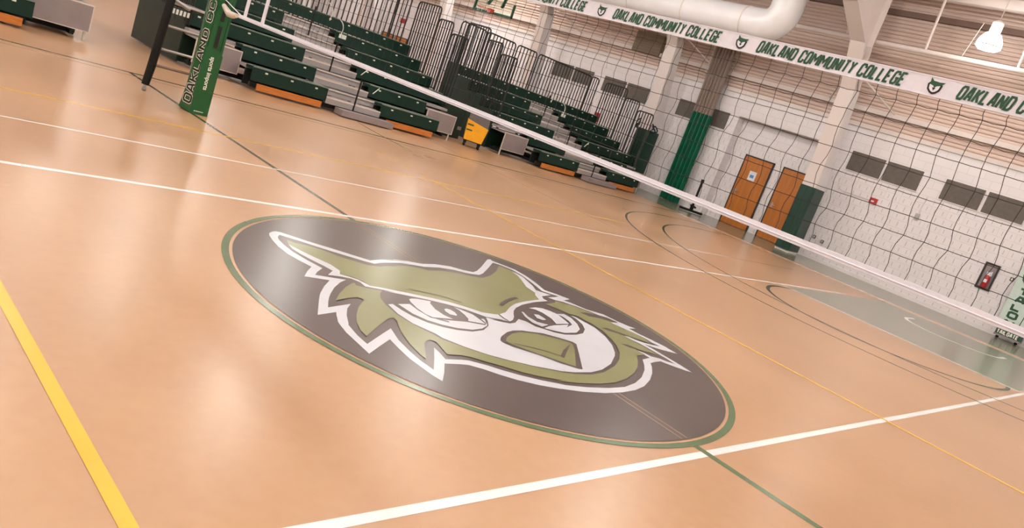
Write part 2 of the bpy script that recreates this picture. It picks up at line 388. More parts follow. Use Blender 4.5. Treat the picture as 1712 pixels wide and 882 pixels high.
LOGO = [
 ('white_outline', [(-1.069,1.206),(-1.035,1.197),(-0.883,1.062),(-0.75,0.966),(-0.597,0.845),(-0.517,0.785),(-0.517,0.783),(-0.453,0.808),(-0.382,0.833),(-0.258,0.859),(-0.115,0.855),(-0.365,0.834),(-0.227,0.87),(-0.105,0.865),(0.019,0.84),(0.182,0.868),(0.333,0.854),(0.435,0.796),(0.525,0.771),(0.607,0.815),(0.771,0.94),(1.057,1.176),(1.111,1.192),(1.097,1.152),(1.17,1.061),(1.23,0.968),(1.236,0.821),(1.206,0.672),(1.147,0.499),(1.226,0.423),(1.304,0.323),(1.173,0.284),(1.22,0.236),(1.29,0.114),(1.423,0.026),(1.453,-0.112),(1.502,-0.203),(1.549,-0.246),(1.441,-0.249),(1.45,-0.348),(1.489,-0.461),(1.516,-0.58),(1.51,-0.624),(1.514,-0.708),(1.449,-0.672),(1.381,-0.643),(1.318,-0.591),(1.267,-0.54),(1.274,-0.656),(1.271,-0.759),(1.272,-0.844),(1.265,-0.926),(1.257,-1.012),(1.213,-0.979),(1.149,-0.912),(1.109,-0.863),(1.086,-0.83),(0.994,-0.839),(0.912,-0.856),(0.854,-0.91),(0.734,-0.999),(0.573,-1.093),(0.399,-1.169),(0.24,-1.211),(0.071,-1.229),(-0.107,-1.225),(-0.289,-1.195),(-0.441,-1.148),(-0.431,-1.155),(-0.573,-1.099),(-0.694,-1.031),(-0.781,-0.961),(-0.842,-0.898),(-0.914,-0.847),(-0.962,-0.837),(-1.081,-0.826),(-1.082,-0.83),(-1.13,-0.888),(-1.164,-0.929),(-1.247,-1.018),(-1.264,-0.95),(-1.271,-0.859),(-1.278,-0.767),(-1.267,-0.645),(-1.25,-0.536),(-1.375,-0.62),(-1.505,-0.711),(-1.498,-0.587),(-1.492,-0.463),(-1.472,-0.36),(-1.458,-0.312),(-1.464,-0.329),(-1.439,-0.28),(-1.42,-0.239),(-1.395,-0.195),(-1.545,-0.245),(-1.411,-0.025),(-1.366,0.045),(-1.331,0.093),(-1.242,0.202),(-1.145,0.304),(-1.228,0.321),(-1.309,0.338),(-1.235,0.434),(-1.154,0.525),(-1.19,0.626),(-1.218,0.732),(-1.221,0.865),(-1.2,0.997),(-1.176,1.09),(-1.151,1.142),(-1.128,1.164),(-1.105,1.186)]),
 ('dark_inner', [(-1.076,1.129),(-0.956,1.04),(-0.832,0.932),(-0.702,0.834),(-0.59,0.754),(-0.52,0.718),(-0.453,0.748),(-0.391,0.769),(-0.226,0.802),(-0.113,0.806),(-0.412,0.765),(-0.252,0.794),(-0.123,0.79),(-0.002,0.771),(0.164,0.794),(0.309,0.775),(0.434,0.725),(0.545,0.715),(0.632,0.764),(0.806,0.897),(1.061,1.1),(1.057,1.098),(1.118,1.059),(1.178,0.966),(1.185,0.82),(1.146,0.662),(1.082,0.466),(1.143,0.412),(1.2,0.368),(1.128,0.347),(1.01,0.324),(1.046,0.276),(1.123,0.247),(1.2,0.173),(1.215,0.162),(1.285,0.066),(1.35,-0.033),(1.424,-0.14),(1.346,-0.136),(1.233,-0.068),(1.326,-0.172),(1.384,-0.301),(1.424,-0.414),(1.43,-0.502),(1.4,-0.462),(1.423,-0.516),(1.445,-0.577),(1.37,-0.554),(1.301,-0.519),(1.248,-0.467),(1.225,-0.413),(1.164,-0.387),(1.183,-0.445),(1.213,-0.527),(1.22,-0.592),(1.225,-0.691),(1.23,-0.787),(1.221,-0.879),(1.165,-0.831),(1.135,-0.786),(1.071,-0.752),(1.056,-0.697),(1.013,-0.644),(1.013,-0.708),(1.017,-0.774),(0.886,-0.8),(0.796,-0.881),(0.693,-0.958),(0.526,-1.054),(0.356,-1.124),(0.181,-1.167),(0.006,-1.17),(-0.191,-1.148),(-0.359,-1.111),(-0.373,-1.102),(-0.512,-1.04),(-0.614,-0.982),(-0.707,-0.915),(-0.773,-0.855),(-0.868,-0.794),(-0.918,-0.784),(-1.036,-0.774),(-1.032,-0.776),(-1.012,-0.697),(-1.003,-0.632),(-1.1,-0.759),(-1.211,-0.896),(-1.221,-0.793),(-1.215,-0.68),(-1.195,-0.543),(-1.144,-0.393),(-1.288,-0.491),(-1.444,-0.599),(-1.441,-0.497),(-1.418,-0.366),(-1.4,-0.336),(-1.348,-0.233),(-1.283,-0.135),(-1.214,-0.063),(-1.414,-0.134),(-1.363,-0.05),(-1.317,0.019),(-1.271,0.08),(-1.183,0.183),(-1.08,0.282),(-1,0.338),(-1.118,0.359),(-1.209,0.379),(-1.162,0.436),(-1.077,0.516),(-1.11,0.618),(-1.117,0.638),(-1.152,0.782),(-1.152,0.912),(-1.14,1.014),(-1.124,1.062),(-1.103,1.098)]),
 ('white_brow', [(-1.107,0.939),(-1.069,0.831),(-1.017,0.715),(-0.961,0.608),(-0.948,0.5),(-0.991,0.434),(-0.939,0.4),(-0.894,0.358),(-0.869,0.294),(-0.858,0.264),(-0.779,0.246),(-0.648,0.211),(-0.769,0.241),(-0.59,0.181),(-0.44,0.127),(-0.308,0.069),(-0.221,0.004),(-0.133,-0.061),(-0.048,-0.09),(-0.024,-0.1),(0.019,-0.102),(0.134,-0.054),(0.283,0.052),(0.414,0.128),(0.615,0.2),(0.825,0.255),(0.877,0.352),(0.936,0.413),(0.947,0.532),(1.059,0.713),(1.11,0.814),(1.126,0.911),(1.147,0.873),(1.154,0.789),(1.077,0.585),(1.009,0.471),(1.113,0.384),(0.949,0.339),(0.907,0.281),(0.913,0.237),(0.692,0.188),(0.477,0.114),(0.342,0.045),(0.258,-0.016),(0.201,-0.073),(0.153,-0.128),(0.089,-0.183),(0.038,-0.211),(0.011,-0.215),(-0.033,-0.198),(-0.027,-0.193),(-0.158,-0.155),(-0.261,-0.043),(-0.374,0.03),(-0.496,0.089),(-0.625,0.133),(-0.801,0.193),(-0.707,0.171),(-0.777,0.204),(-0.91,0.244),(-0.905,0.312),(-0.941,0.367),(-1.009,0.389),(-1.103,0.399),(-1.015,0.485),(-1.036,0.557),(-1.081,0.671),(-1.107,0.76),(-1.121,0.851)]),
 ('green_head', [(-1.068,1.036),(-1.031,0.989),(-0.941,0.957),(-0.854,0.895),(-0.786,0.799),(-0.699,0.735),(-0.611,0.672),(-0.561,0.667),(-0.494,0.667),(-0.362,0.71),(-0.206,0.729),(-0.47,0.68),(-0.295,0.733),(-0.18,0.743),(-0.081,0.727),(-0.032,0.693),(0.145,0.721),(0.292,0.705),(0.42,0.66),(0.53,0.65),(0.687,0.726),(0.886,0.864),(1.05,1.009),(1.073,1.031),(1.126,0.911),(1.11,0.814),(1.059,0.713),(0.947,0.532),(0.942,0.461),(0.936,0.413),(0.877,0.352),(0.825,0.255),(0.615,0.2),(0.414,0.128),(0.283,0.052),(0.134,-0.054),(0.019,-0.102),(-0.024,-0.1),(-0.131,-0.079),(-0.207,0),(-0.133,-0.061),(-0.221,0.004),(-0.308,0.069),(-0.44,0.127),(-0.59,0.181),(-0.769,0.241),(-0.648,0.211),(-0.779,0.246),(-0.858,0.264),(-0.867,0.343),(-0.914,0.41),(-0.987,0.44),(-0.952,0.498),(-0.961,0.608),(-1.017,0.715),(-1.069,0.831),(-1.107,0.939)]),
 ('face_white', [(-0.918,-0.037),(-0.875,-0.027),(-0.867,-0.116),(-0.844,-0.206),(-0.789,-0.293),(-0.713,-0.352),(-0.619,-0.389),(-0.503,-0.405),(-0.378,-0.377),(-0.266,-0.303),(-0.207,-0.23),(-0.169,-0.168),(-0.11,-0.199),(-0.149,-0.196),(-0.072,-0.232),(-0.008,-0.252),(0.062,-0.235),(0.164,-0.166),(0.208,-0.206),(0.224,-0.285),(0.27,-0.319),(0.333,-0.377),(0.423,-0.409),(0.557,-0.406),(0.675,-0.374),(0.779,-0.304),(0.86,-0.207),(0.897,-0.109),(0.9,-0.04),(0.931,-0.076),(0.939,-0.157),(0.954,-0.26),(0.898,-0.418),(0.798,-0.569),(0.685,-0.684),(0.68,-0.688),(0.61,-0.743),(0.415,-0.86),(0.22,-0.937),(0.068,-0.968),(-0.106,-0.962),(-0.248,-0.934),(-0.201,-0.946),(-0.402,-0.868),(-0.532,-0.798),(-0.652,-0.72),(-0.753,-0.624),(-0.837,-0.508),(-0.849,-0.447),(-0.922,-0.313),(-0.94,-0.177)]),
 ('left_lid_white', [(-0.83,-0.022),(-0.724,-0.01),(-0.726,-0.113),(-0.706,-0.217),(-0.577,-0.245),(-0.422,-0.257),(-0.294,-0.299),(-0.243,-0.261),(-0.281,-0.304),(-0.371,-0.354),(-0.478,-0.377),(-0.595,-0.361),(-0.687,-0.318),(-0.763,-0.259),(-0.814,-0.166),(-0.822,-0.094)]),
 ('left_eyeball_white', [(-0.669,0.073),(-0.641,0.085),(-0.594,0.089),(-0.492,0.059),(-0.525,0.025),(-0.556,-0.073),(-0.551,-0.165),(-0.518,-0.221),(-0.603,-0.214),(-0.686,-0.207),(-0.709,-0.156),(-0.709,-0.066),(-0.689,0.029)]),
 ('left_pupil_glint', [(-0.471,-0.065),(-0.44,-0.052),(-0.417,-0.065),(-0.41,-0.106),(-0.423,-0.148),(-0.442,-0.165),(-0.484,-0.147),(-0.486,-0.101)]),
 ('left_corner_white', [(-0.346,-0.016),(-0.31,-0.06),(-0.263,-0.128),(-0.265,-0.211),(-0.274,-0.281),(-0.404,-0.244),(-0.369,-0.207),(-0.346,-0.135),(-0.338,-0.069)]),
 ('left_corner_small', [(-0.246,-0.198),(-0.215,-0.195),(-0.228,-0.226),(-0.256,-0.268)]),
 ('right_eyeball_white', [(0.493,0.053),(0.597,0.077),(0.672,0.064),(0.715,0.02),(0.742,-0.04),(0.688,-0.212),(0.521,-0.227),(0.567,-0.135),(0.576,-0.028),(0.549,0.031)]),
 ('right_lid_left_white', [(0.33,-0.03),(0.346,-0.035),(0.315,-0.116),(0.324,-0.204),(0.406,-0.249),(0.296,-0.287),(0.257,-0.222),(0.279,-0.119)]),
 ('right_pupil_glint', [(0.434,-0.064),(0.48,-0.07),(0.484,-0.115),(0.476,-0.158),(0.428,-0.169),(0.395,-0.135)]),
 ('right_lid_white', [(0.74,-0.033),(0.832,-0.025),(0.842,-0.1),(0.789,-0.212),(0.711,-0.308),(0.598,-0.371),(0.452,-0.384),(0.36,-0.351),(0.295,-0.312),(0.383,-0.276),(0.465,-0.255),(0.658,-0.231),(0.582,-0.283),(0.706,-0.23),(0.745,-0.162),(0.757,-0.093)]),
 ('beak_dark', [(-0.363,-0.528),(-0.318,-0.484),(-0.286,-0.461),(-0.18,-0.401),(-0.093,-0.372),(0.002,-0.367),(0.184,-0.402),(0.281,-0.463),(0.372,-0.531),(0.374,-0.566),(0.216,-0.729),(0.019,-0.931),(-0.015,-0.921),(-0.107,-0.844),(-0.2,-0.728),(-0.33,-0.617),(-0.367,-0.554)]),
 ('beak_green', [(-0.32,-0.537),(-0.274,-0.493),(-0.238,-0.47),(-0.149,-0.422),(-0.041,-0.394),(0.095,-0.411),(0.255,-0.487),(0.33,-0.548),(0.327,-0.568),(0.269,-0.637),(0.144,-0.754),(-0.003,-0.89),(-0.059,-0.841),(-0.19,-0.718),(-0.301,-0.587)]),
 ('beak_mark', [(0.302,-0.569),(0.241,-0.597),(0.118,-0.664),(-0.012,-0.753),(0.001,-0.778),(0.127,-0.69)]),
 ('cheek_green', [(-0.967,0.289),(-0.983,0.244),(-0.922,0.212),(-0.814,0.186),(-0.874,0.124),(-0.919,0.048),(-0.948,-0.046),(-0.961,-0.189),(-0.956,-0.222),(-0.934,-0.335),(-0.883,-0.46),(-0.858,-0.534),(-0.765,-0.639),(-0.665,-0.735),(-0.546,-0.812),(-0.416,-0.882),(-0.221,-0.965),(-0.272,-0.956),(-0.138,-0.989),(0.023,-1.005),(0.188,-0.978),(0.407,-0.898),(0.594,-0.797),(0.723,-0.702),(0.844,-0.572),(0.946,-0.42),(0.792,-0.627),(0.902,-0.478),(0.983,-0.322),(0.991,-0.21),(0.975,-0.047),(0.907,-0.025),(0.879,0.043),(0.825,0.123),(0.805,0.157),(0.97,0.205),(1.027,0.249),(1.098,0.197),(1.189,0.139),(1.261,0.046),(1.318,-0.079),(1.315,-0.181),(1.372,-0.31),(1.407,-0.426),(1.364,-0.531),(1.229,-0.418),(1.168,-0.381),(1.176,-0.504),(1.187,-0.63),(1.189,-0.734),(1.114,-0.683),(1.034,-0.632),(0.998,-0.654),(1.007,-0.651),(1.013,-0.733),(0.885,-0.742),(0.786,-0.827),(0.657,-0.918),(0.5,-1.003),(0.329,-1.069),(0.144,-1.113),(-0.024,-1.12),(-0.221,-1.1),(-0.386,-1.061),(-0.325,-1.059),(-0.476,-1.006),(-0.58,-0.947),(-0.669,-0.875),(-0.745,-0.823),(-0.815,-0.767),(-0.876,-0.734),(-0.977,-0.725),(-0.955,-0.655),(-0.978,-0.724),(-0.949,-0.617),(-0.936,-0.564),(-0.961,-0.538),(-1.01,-0.561),(-1.047,-0.595),(-1.087,-0.652),(-1.172,-0.776),(-1.176,-0.733),(-1.155,-0.598),(-1.102,-0.435),(-1.051,-0.333),(-1.026,-0.29),(-1.025,-0.249),(-1.065,-0.257),(-1.194,-0.352),(-1.39,-0.508),(-1.385,-0.439),(-1.342,-0.332),(-1.324,-0.3),(-1.278,-0.227),(-1.194,-0.116),(-1.086,-0.006),(-1.077,0.017),(-1.1,0.042),(-1.185,0.02),(-1.304,-0.033),(-1.201,0.09),(-1.092,0.197),(-1.001,0.271)]),
 ('feather_dark_top', [(1.1,0.031),(1.202,0.027),(1.31,-0.005),(1.382,-0.048),(1.424,-0.14),(1.346,-0.136),(1.248,-0.076),(1.132,-0.043)]),
 ('feather_dark_mid', [(1.03,-0.264),(1.109,-0.267),(1.146,-0.313),(1.247,-0.405),(1.164,-0.384),(1.118,-0.354),(1.055,-0.31)]),
 ('feather_dark_low', [(0.934,-0.552),(1.01,-0.565),(1.05,-0.642),(1.104,-0.69),(1.02,-0.642),(0.974,-0.61)]),
]
LOGO_STROKES = [
 ('brow_crease', [(-0.541,0.257),(-0.457,0.228),(-0.35,0.189),(-0.279,0.148),(-0.218,0.092),(-0.196,0.067)]),
 ('left_lid_line', [(-0.673,-0.231),(-0.631,-0.249),(-0.595,-0.275)]),
 ('brow_mark', [(0.192,0.062),(0.256,0.11),(0.37,0.177),(0.457,0.216),(0.554,0.25)]),
 ('beak_line', [(-0.274,-0.574),(-0.186,-0.615),(-0.093,-0.667),(0.003,-0.746)]),
 ('nose_line', [(0.013,-0.109),(0.006,-0.165),(0.011,-0.215)]),
]
# ================================================================== THE ROOM
XW = 17.5            # face of the right-hand (end) wall
ROOM_X0, ROOM_Y0, ROOM_Y1 = -16.0, -14.0, 38.0
def struct(name, mb, mat, parent=None, smooth=False):
    o = mb.build(name, mat, parent, smooth)
    if parent is None: o['kind'] = 'structure'
    return o

floor = struct('floor', MB().box(ROOM_X0, ROOM_Y0, -0.2, XW + 0.6, ROOM_Y1, 0), M['floor'])

Z1, Z2 = 0.0008, 0.0016
def ground(z): return lambda a, b: (a, b, z)
LAYER = [0]
def rect_mark(name, x0, y0, x1, y1, mat, z=Z1):
    mb = MB(); mb.add([(x0, y0, z), (x1, y0, z), (x1, y1, z), (x0, y1, z)], [(0, 1, 2, 3)])
    return mb.build(name, mat, floor)
def path_mark(name, pts, w, mat, z=Z1, closed=False):
    LAYER[0] += 1; z += LAYER[0] * 0.00002
    mb = MB(); mb.stroke(pts, w, ground(z), closed); return mb.build(name, mat, floor)
def arc(cx, cy, r, a0, a1, n=64):
    return [(cx + r * math.cos(math.radians(a0 + (a1 - a0) * i / n)), cy + r * math.sin(math.radians(a0 + (a1 - a0) * i / n))) for i in range(n + 1)]

# painted zones at the end of the court
rect_mark('painted_out_of_bounds_zone', 14.45, -10.0, XW + 0.35, 13.2, M['zone_green'], 0.0004)
rect_mark('painted_key', 8.88, -1.84, 13.98, 1.84, M['zone_green'], 0.0004)
rect_mark('pale_baseline', 13.98, -7.6, 14.45, 7.7, M['pale_line'], 0.0006)
path_mark('dark_baseline_edge', [(14.48, 2.6), (14.48, 7.7)], 0.05, M['green_line'], Z2)
# lines
path_mark('green_centre_line', [(0, 1.83), (0, 7.70)], 0.055, M['green_line'])
path_mark('green_centre_line', [(0, -7.70), (0, -1.83)], 0.055, M['ring_green'], 0.0011)
path_mark('green_sideline', [(-15.5, 7.71), (14.5, 7.71)], 0.075, M['green_line'])
path_mark('green_sideline', [(-15.5, -7.71), (14.5, -7.71)], 0.055, M['green_line'])
path_mark('pale_sideline_edge', [(-15.5, 7.42), (14.0, 7.42)], 0.04, M['pale_line'])
for y in (1.94, -1.91):
    path_mark('white_court_line', [(-9.2, y), (12.0 if y > 0 else 9.9, y)], 0.052, M['white_line'])
path_mark('thin_white_line', [(-15.5, 3.30), (9.4, 3.30)], 0.036, M['white_line'])
path_mark('pale_court_line', [(9.4, 3.30), (12.4, 3.30)], 0.036, M['pale_line'])
path_mark('yellow_sideline', [(-15.5, 4.5), (7.6, 4.5)], 0.045, M['yellow_line'])
path_mark('yellow_sideline', [(-15.5, -4.5), (7.6, -4.5)], 0.045, M['yellow_line'])
path_mark('yellow_attack_line', [(-3.02, -9.0), (-3.02, 4.5)], 0.052, M['yellow_line'], Z2)
path_mark('yellow_attack_line', [(3.0, -9.0), (3.0, 4.5)], 0.045, M['yellow_line'], Z2)
for k in range(4):
    path_mark('yellow_line_dash', [(3.05, 4.74 + k * 0.38), (3.05, 4.86 + k * 0.38)], 0.045, M['yellow_line'])
path_mark('pale_cross_court_line', [(6.46, 3.35), (6.46, 9.2)], 0.035, M['pale_line'])
path_mark('dark_cross_court_line', [(4.52, 8.9), (4.36, 7.7), (4.36, 6.85)], 0.03, M['green_line'])
XB = 12.63
path_mark('three_point_arc', [(14.1, 6.60)] + arc(XB, 0, 6.60, 90, 270) + [(14.1, -6.60)], 0.045, M['green_line'])
path_mark('inner_three_point_arc', [(14.1, 5.82)] + arc(XB, 0, 5.82, 90, 270) + [(14.1, -5.82)], 0.045, M['green_line'])
path_mark('free_throw_circle', arc(8.49, 0, 1.76, 76, 284), 0.06, M['green_line'], Z2)
path_mark('free_throw_line', [(8.90, -2.6), (8.90, 1.9)], 0.075, M['white_line'], Z2)
path_mark('restricted_area_arc', [(13.0, 0.86)] + arc(XB, 0, 0.86, 90, 270, 32) + [(13.0, -0.86)], 0.075, M['white_line'], Z2)

# end wall: block below, smooth band, recess for the two doors
RY0, RY1, RZ, RD = 6.18, 8.92, 3.17, 0.35
w = MB()
w.box(XW, ROOM_Y0, 0, XW + 0.6, RY0, 3.85)
w.box(XW, RY1, 0, XW + 0.6, ROOM_Y1, 3.85)
w.box(XW, RY0, RZ, XW + 0.6, RY1, 3.85)
w.box(XW + RD, RY0, 0, XW + 0.6, RY1, RZ)
wall_right = struct('wall_right', w, M['wall'])
# ribbed metal siding above
def ribbed(x, y0, y1, z0, z1, pitch=0.10):
    mb = MB(); pr = []; z = z0
    while z < z1:
        pr += [(x, z), (x - 0.012, z + pitch * 0.30), (x, z + pitch * 0.62), (x + 0.045, z + pitch * 0.66), (x + 0.045, z + pitch * 0.90)]
        z += pitch
    pr.append((x, z))
    n = len(pr); vs = [(a, y0, b) for a, b in pr] + [(a, y1, b) for a, b in pr]
    mb.add(vs, [(i, i + 1, n + i + 1, n + i) for i in range(n - 1)])
    return mb
siding = ribbed(XW + 0.05, ROOM_Y0, ROOM_Y1, 3.85, 7.25).build('metal_siding', M['metal_wall'], wall_right)
MB().box(XW + 0.12, ROOM_Y0, 3.85, XW + 0.6, ROOM_Y1, 7.6).build('siding_backing', M['metal_wall'], wall_right)
g = MB()
g.box(XW - 0.06, ROOM_Y0, 3.80, XW + 0.06, ROOM_Y1, 3.90)
g.box(XW - 0.10, ROOM_Y0, 4.22, XW + 0.06, ROOM_Y1, 4.34)
g.build('wall_girt', M['frame_paint'], wall_right)
MB().box(XW - 0.05, ROOM_Y0, 6.82, XW + 0.06, ROOM_Y1, 6.96).build('eave_gap_shade', M['dark_trim'], wall_right)  # brown strip painted in for the darkness of the gap under the eave
MB().box(XW - 0.03, RY0 - 0.05, RZ - 0.02, XW + 0.06, RY1 + 0.05, RZ + 0.10).build('recess_lintel', M['white_paint'], wall_right)

base = MB().box(XW - 0.015, ROOM_Y0, 0, XW + 0.01, 5.6, 0.10).box(XW - 0.015, RY1, 0, XW + 0.01, ROOM_Y1, 0.10)
struct('baseboard_right', base, M['white_paint'])

struct('wall_left', MB().box(ROOM_X0 - 0.4, ROOM_Y0, 0, ROOM_X0, ROOM_Y1, 9.2), M['white_paint'])
struct('wall_back', MB().box(ROOM_X0, ROOM_Y1, 0, XW + 0.6, ROOM_Y1 + 0.4, 9.2), M['white_paint'])
struct('wall_front', MB().box(ROOM_X0, ROOM_Y0 - 0.4, 0, XW + 0.6, ROOM_Y0, 9.2), M['white_paint'])

# roof deck and purlins, sloping up from the end wall
def roof_z(x): return 7.35 + (XW - x) * 0.05
rf = MB()
rf.add([(XW + 0.6, ROOM_Y0, roof_z(XW + .6)), (XW + 0.6, ROOM_Y1, roof_z(XW + .6)), (ROOM_X0, ROOM_Y1, roof_z(ROOM_X0)), (ROOM_X0, ROOM_Y0, roof_z(ROOM_X0)),
        (XW + 0.6, ROOM_Y0, roof_z(XW + .6) + .2), (XW + 0.6, ROOM_Y1, roof_z(XW + .6) + .2), (ROOM_X0, ROOM_Y1, roof_z(ROOM_X0) + .2), (ROOM_X0, ROOM_Y0, roof_z(ROOM_X0) + .2)],
       [(0, 1, 2, 3), (7, 6, 5, 4), (0, 3, 7, 4), (1, 5, 6, 2), (0, 4, 5, 1), (3, 2, 6, 7)])
ceiling = struct('ceiling', rf, M['roof'])
x = 16.7
while x > ROOM_X0 + 1:
    MB().box(x - 0.09, ROOM_Y0, roof_z(x) - 0.24, x + 0.09, ROOM_Y1, roof_z(x) - 0.005).build('roof_purlin', M['frame_paint'], ceiling)
    x -= 1.5

# rigid steel frames: column against the end wall, haunch and rafter in one tapered web
frames = []
for i, y in enumerate([5.53 + 5.77 * q for q in range(-3, 6)]):
    if -1 < y < 1: y = -1.9
    half = 0.20
    poly = [(16.95, 0), (16.42, 0), (16.42, 1.9), (16.20, 4.5), (15.65, 5.6), (14.4, 6.22), (9.0, roof_z(9.0) - 0.85), (ROOM_X0, roof_z(ROOM_X0) - 0.7), (ROOM_X0, roof_z(ROOM_X0) - 0.02), (16.1, roof_z(16.1) - 0.02), (16.12, 5.6), (16.5, 4.5), (16.95, 1.9)]
    mb = MB()
    # web
    mb.prism(poly, lambda a, b: (a, y - 0.06, b), lambda a, b: (a, y + 0.06, b))
    fr = struct('trim_%d' % (i + 1), mb, M['frame_paint'])
    # inner flange following the underside
    fl = MB(); inner = poly[1:8]; outer = [poly[0]] + poly[:8:-1]
    for (a, b) in list(zip(inner[:-1], inner[1:])) + list(zip(outer[1:-1], outer[2:])):
        d = Vector((b[0] - a[0], b[1] - a[1])).normalized(); nx, nz = -d.y * 0.03, d.x * 0.03
        fl.prism([(a[0], a[1]), (b[0], b[1]), (b[0] + nx, b[1] + nz), (a[0] + nx, a[1] + nz)], lambda p, q: (p, y - half, q), lambda p, q: (p, y + half, q))
    fl.build('inner_flange', M['frame_paint'], fr)
    # painted pilaster casing around the lower column
    cs = [(16.95, 0), (16.42, 0), (16.42, 1.9), (16.20, 4.5), (16.5, 4.5), (16.95, 1.9)]
    MB().prism(cs, lambda a, b: (a, y - half - 0.004, b), lambda a, b: (a, y + half + 0.004, b)).build('pilaster_casing', M['white_paint'], fr)
    # flange braces
    MB().tube([(16.2, y + 0.1, 4.95), (XW - 0.05, y + 0.95, 4.3)], 0.022, 6).tube([(16.2, y - 0.1, 4.95), (XW - 0.05, y - 0.95, 4.3)], 0.022, 6).build('flange_brace', M['frame_paint'], fr)
    frames.append(fr)

# doors
def door(n, y0, y1, x, paper):
    o = MB().box(x - 0.05, y0, 0.01, x - 0.005, y1, 2.13).build('door_%d' % n, M['door'])
    o['kind'] = 'structure'
    MB().box(x - 0.06, y0 - 0.035, 0, x - 0.004, y0, 2.16).box(x - 0.06, y1, 0, x - 0.004, y1 + 0.035, 2.16).box(x - 0.06, y0 - 0.035, 2.13, x - 0.004, y1 + 0.035, 2.17).build('door_frame', M['door_gap'], o)
    h = MB().tube([(x - 0.05, y1 - 0.08, 1.02), (x - 0.11, y1 - 0.08, 1.02), (x - 0.11, y1 - 0.20, 1.02)], 0.012, 8)
    h.box(x - 0.055, y1 - 0.11, 0.95, x - 0.049, y1 - 0.05, 1.09)
    h.build('door_handle', M['steel'], o)
    return o
d1 = door(1, 7.44, 8.36, XW + RD, True)
d2 = door(2, 6.24, 7.06, XW + RD, False)
door(3, 26.2, 27.1, XW, False); door(4, 27.3, 28.2, XW, False)
nt_ = thing('paper_notice', 'white paper notice with blue print taped to the left orange door', 'notice', (XW + RD - 0.053, 7.93, 1.60))
MB().box(-0.003, -0.12, -0.14, 0, 0.12, 0.14).build('sheet', M['paper'], nt_)
MB().box(-0.004, -0.06, -0.06, -0.003, 0.07, 0.03).build('print', M['blue_ink'], nt_)
# ================================================================== CENTRE-COURT EMBLEM
emblem = thing('court_emblem', 'large dark disc with a green and white owl head painted on the tan floor', 'floor emblem', (0, 0, 0))
def disc(name, r0, r1, mat, z):
    n = 160; mb = MB(); vs = []
    if r0 <= 0:
        vs = [(r1 * math.cos(2 * math.pi * k / n), r1 * math.sin(2 * math.pi * k / n), z) for k in range(n)]
        mb.add(vs, [tuple(range(n))])
    else:
        for r in (r0, r1): vs += [(r * math.cos(2 * math.pi * k / n), r * math.sin(2 * math.pi * k / n), z) for k in range(n)]
        mb.add(vs, [(k, (k + 1) % n, n + (k + 1) % n, n + k) for k in range(n)])
    return mb.build(name, mat, emblem)
disc('outer_ring', 1.786, 1.832, M['ring_green'], 0.0024)
disc('dark_disc', 0, 1.765, M['logo_dark'], 0.0024)
for sx in (-0.028, 0.028):
    for ya, yb in ((0.72, 1.755), (-1.755, -0.62)):
        seam = MB(); seam.stroke([(sx, ya), (sx, yb)], 0.006, ground(0.0028)); seam.build('centre_line_seam', M['pale_line'], emblem)
z = 0.0030
for name, pts in LOGO:
    mat = M['logo_white'] if ('white' in name or 'glint' in name or 'small' in name) else (M['logo_green'] if 'green' in name else M['logo_dark'])
    mb = MB(); mb.flat(pts, ground(z)); mb.build(name, mat, emblem)
    z += 0.0002
for name, pts in LOGO_STROKES:
    mb = MB(); mb.stroke(pts, 0.013 if 'mark' not in name else 0.03, ground(z)); mb.build(name, M['logo_dark'], emblem)

# ================================================================== VOLLEYBALL NET
NZ0, NZ1 = 1.25, 2.16
NY0, NY1 = -4.45, 4.95
net = thing('volleyball_net', 'black mesh volleyball net with printed white top tape stretched across the court', 'volleyball net', (0, 0, 0))
mb = MB()
ys = []; y = NY1
while y > NY0: ys.append(y); y -= 0.1
zs = [NZ0 + 0.02 + k * (2.118 - NZ0 - 0.02) / 8.6 for k in range(9)] + [2.118]
rnd = random.Random(3)
node = {}
ph = [rnd.uniform(0, 6.28) for _ in range(40)]
for i, y in enumerate(ys):
    for j, zz in enumerate(zs):
        edge = 0.25 if j in (0, len(zs) - 1) else 1.0
        dy = (0.009 * math.sin(j * 2.2 + 0.6 * math.sin(y * 1.3)) + rnd.uniform(-0.004, 0.004)) * edge
        dz = 0.006 * math.sin(y * 2.3 + j * 0.9) * (1 if 0 < j < len(zs) - 1 else 0)
        dx = 0.008 * math.sin(y * 3.0 + j) * edge
        node[i, j] = Vector((dx, y + dy, zz + dz))
y0s = [0.8 * q for q in ys]
def cord(a, b, sag):
    m = (a + b) / 2 + sag
    mb.tube([a, m, b], 0.0016, 4, cap=False)
for i in range(len(ys)):
    for j in range(len(zs)):
        if j + 1 < len(zs): cord(node[i, j], node[i, j + 1], Vector((0, 0.007 * math.sin(j * 2.9 + y0s[i]), 0)))
        if i + 1 < len(ys) and 0 < j < len(zs) - 1: cord(node[i, j], node[i + 1, j], Vector((0, 0, -0.0015 - (0.003 if j > 6 else 0))))
mb.build('mesh', M['net_cord'], net)
tape_top = MB().box(-0.006, NY0, 2.115, 0.006, NY1 + 0.02, 2.205)
tt = tape_top.build('top_tape', M['tape'], net)
MB().box(-0.008, NY0, 2.113, 0.008, NY1, 2.118).box(-0.008, NY0, 2.202, 0.008, NY1, 2.207).build('tape_hem', M['tape'], tt)
MB().box(-0.007, NY0, 1.236, 0.007, NY1, 1.276).build('bottom_tape', M['tape'], net)
MB().tube([(-0.009, NY0, 1.252), (-0.009, NY1, 1.252)], 0.004, 6).build('bottom_rope', M['tape'], net)
MB().box(-0.006, 4.79, 1.24, 0.006, 4.85, 2.13).build('side_band', M['tape'], net)
MB().box(-0.008, 4.37, 1.24, 0.008, 4.42, 2.20).build('side_band', M['tape'], net)
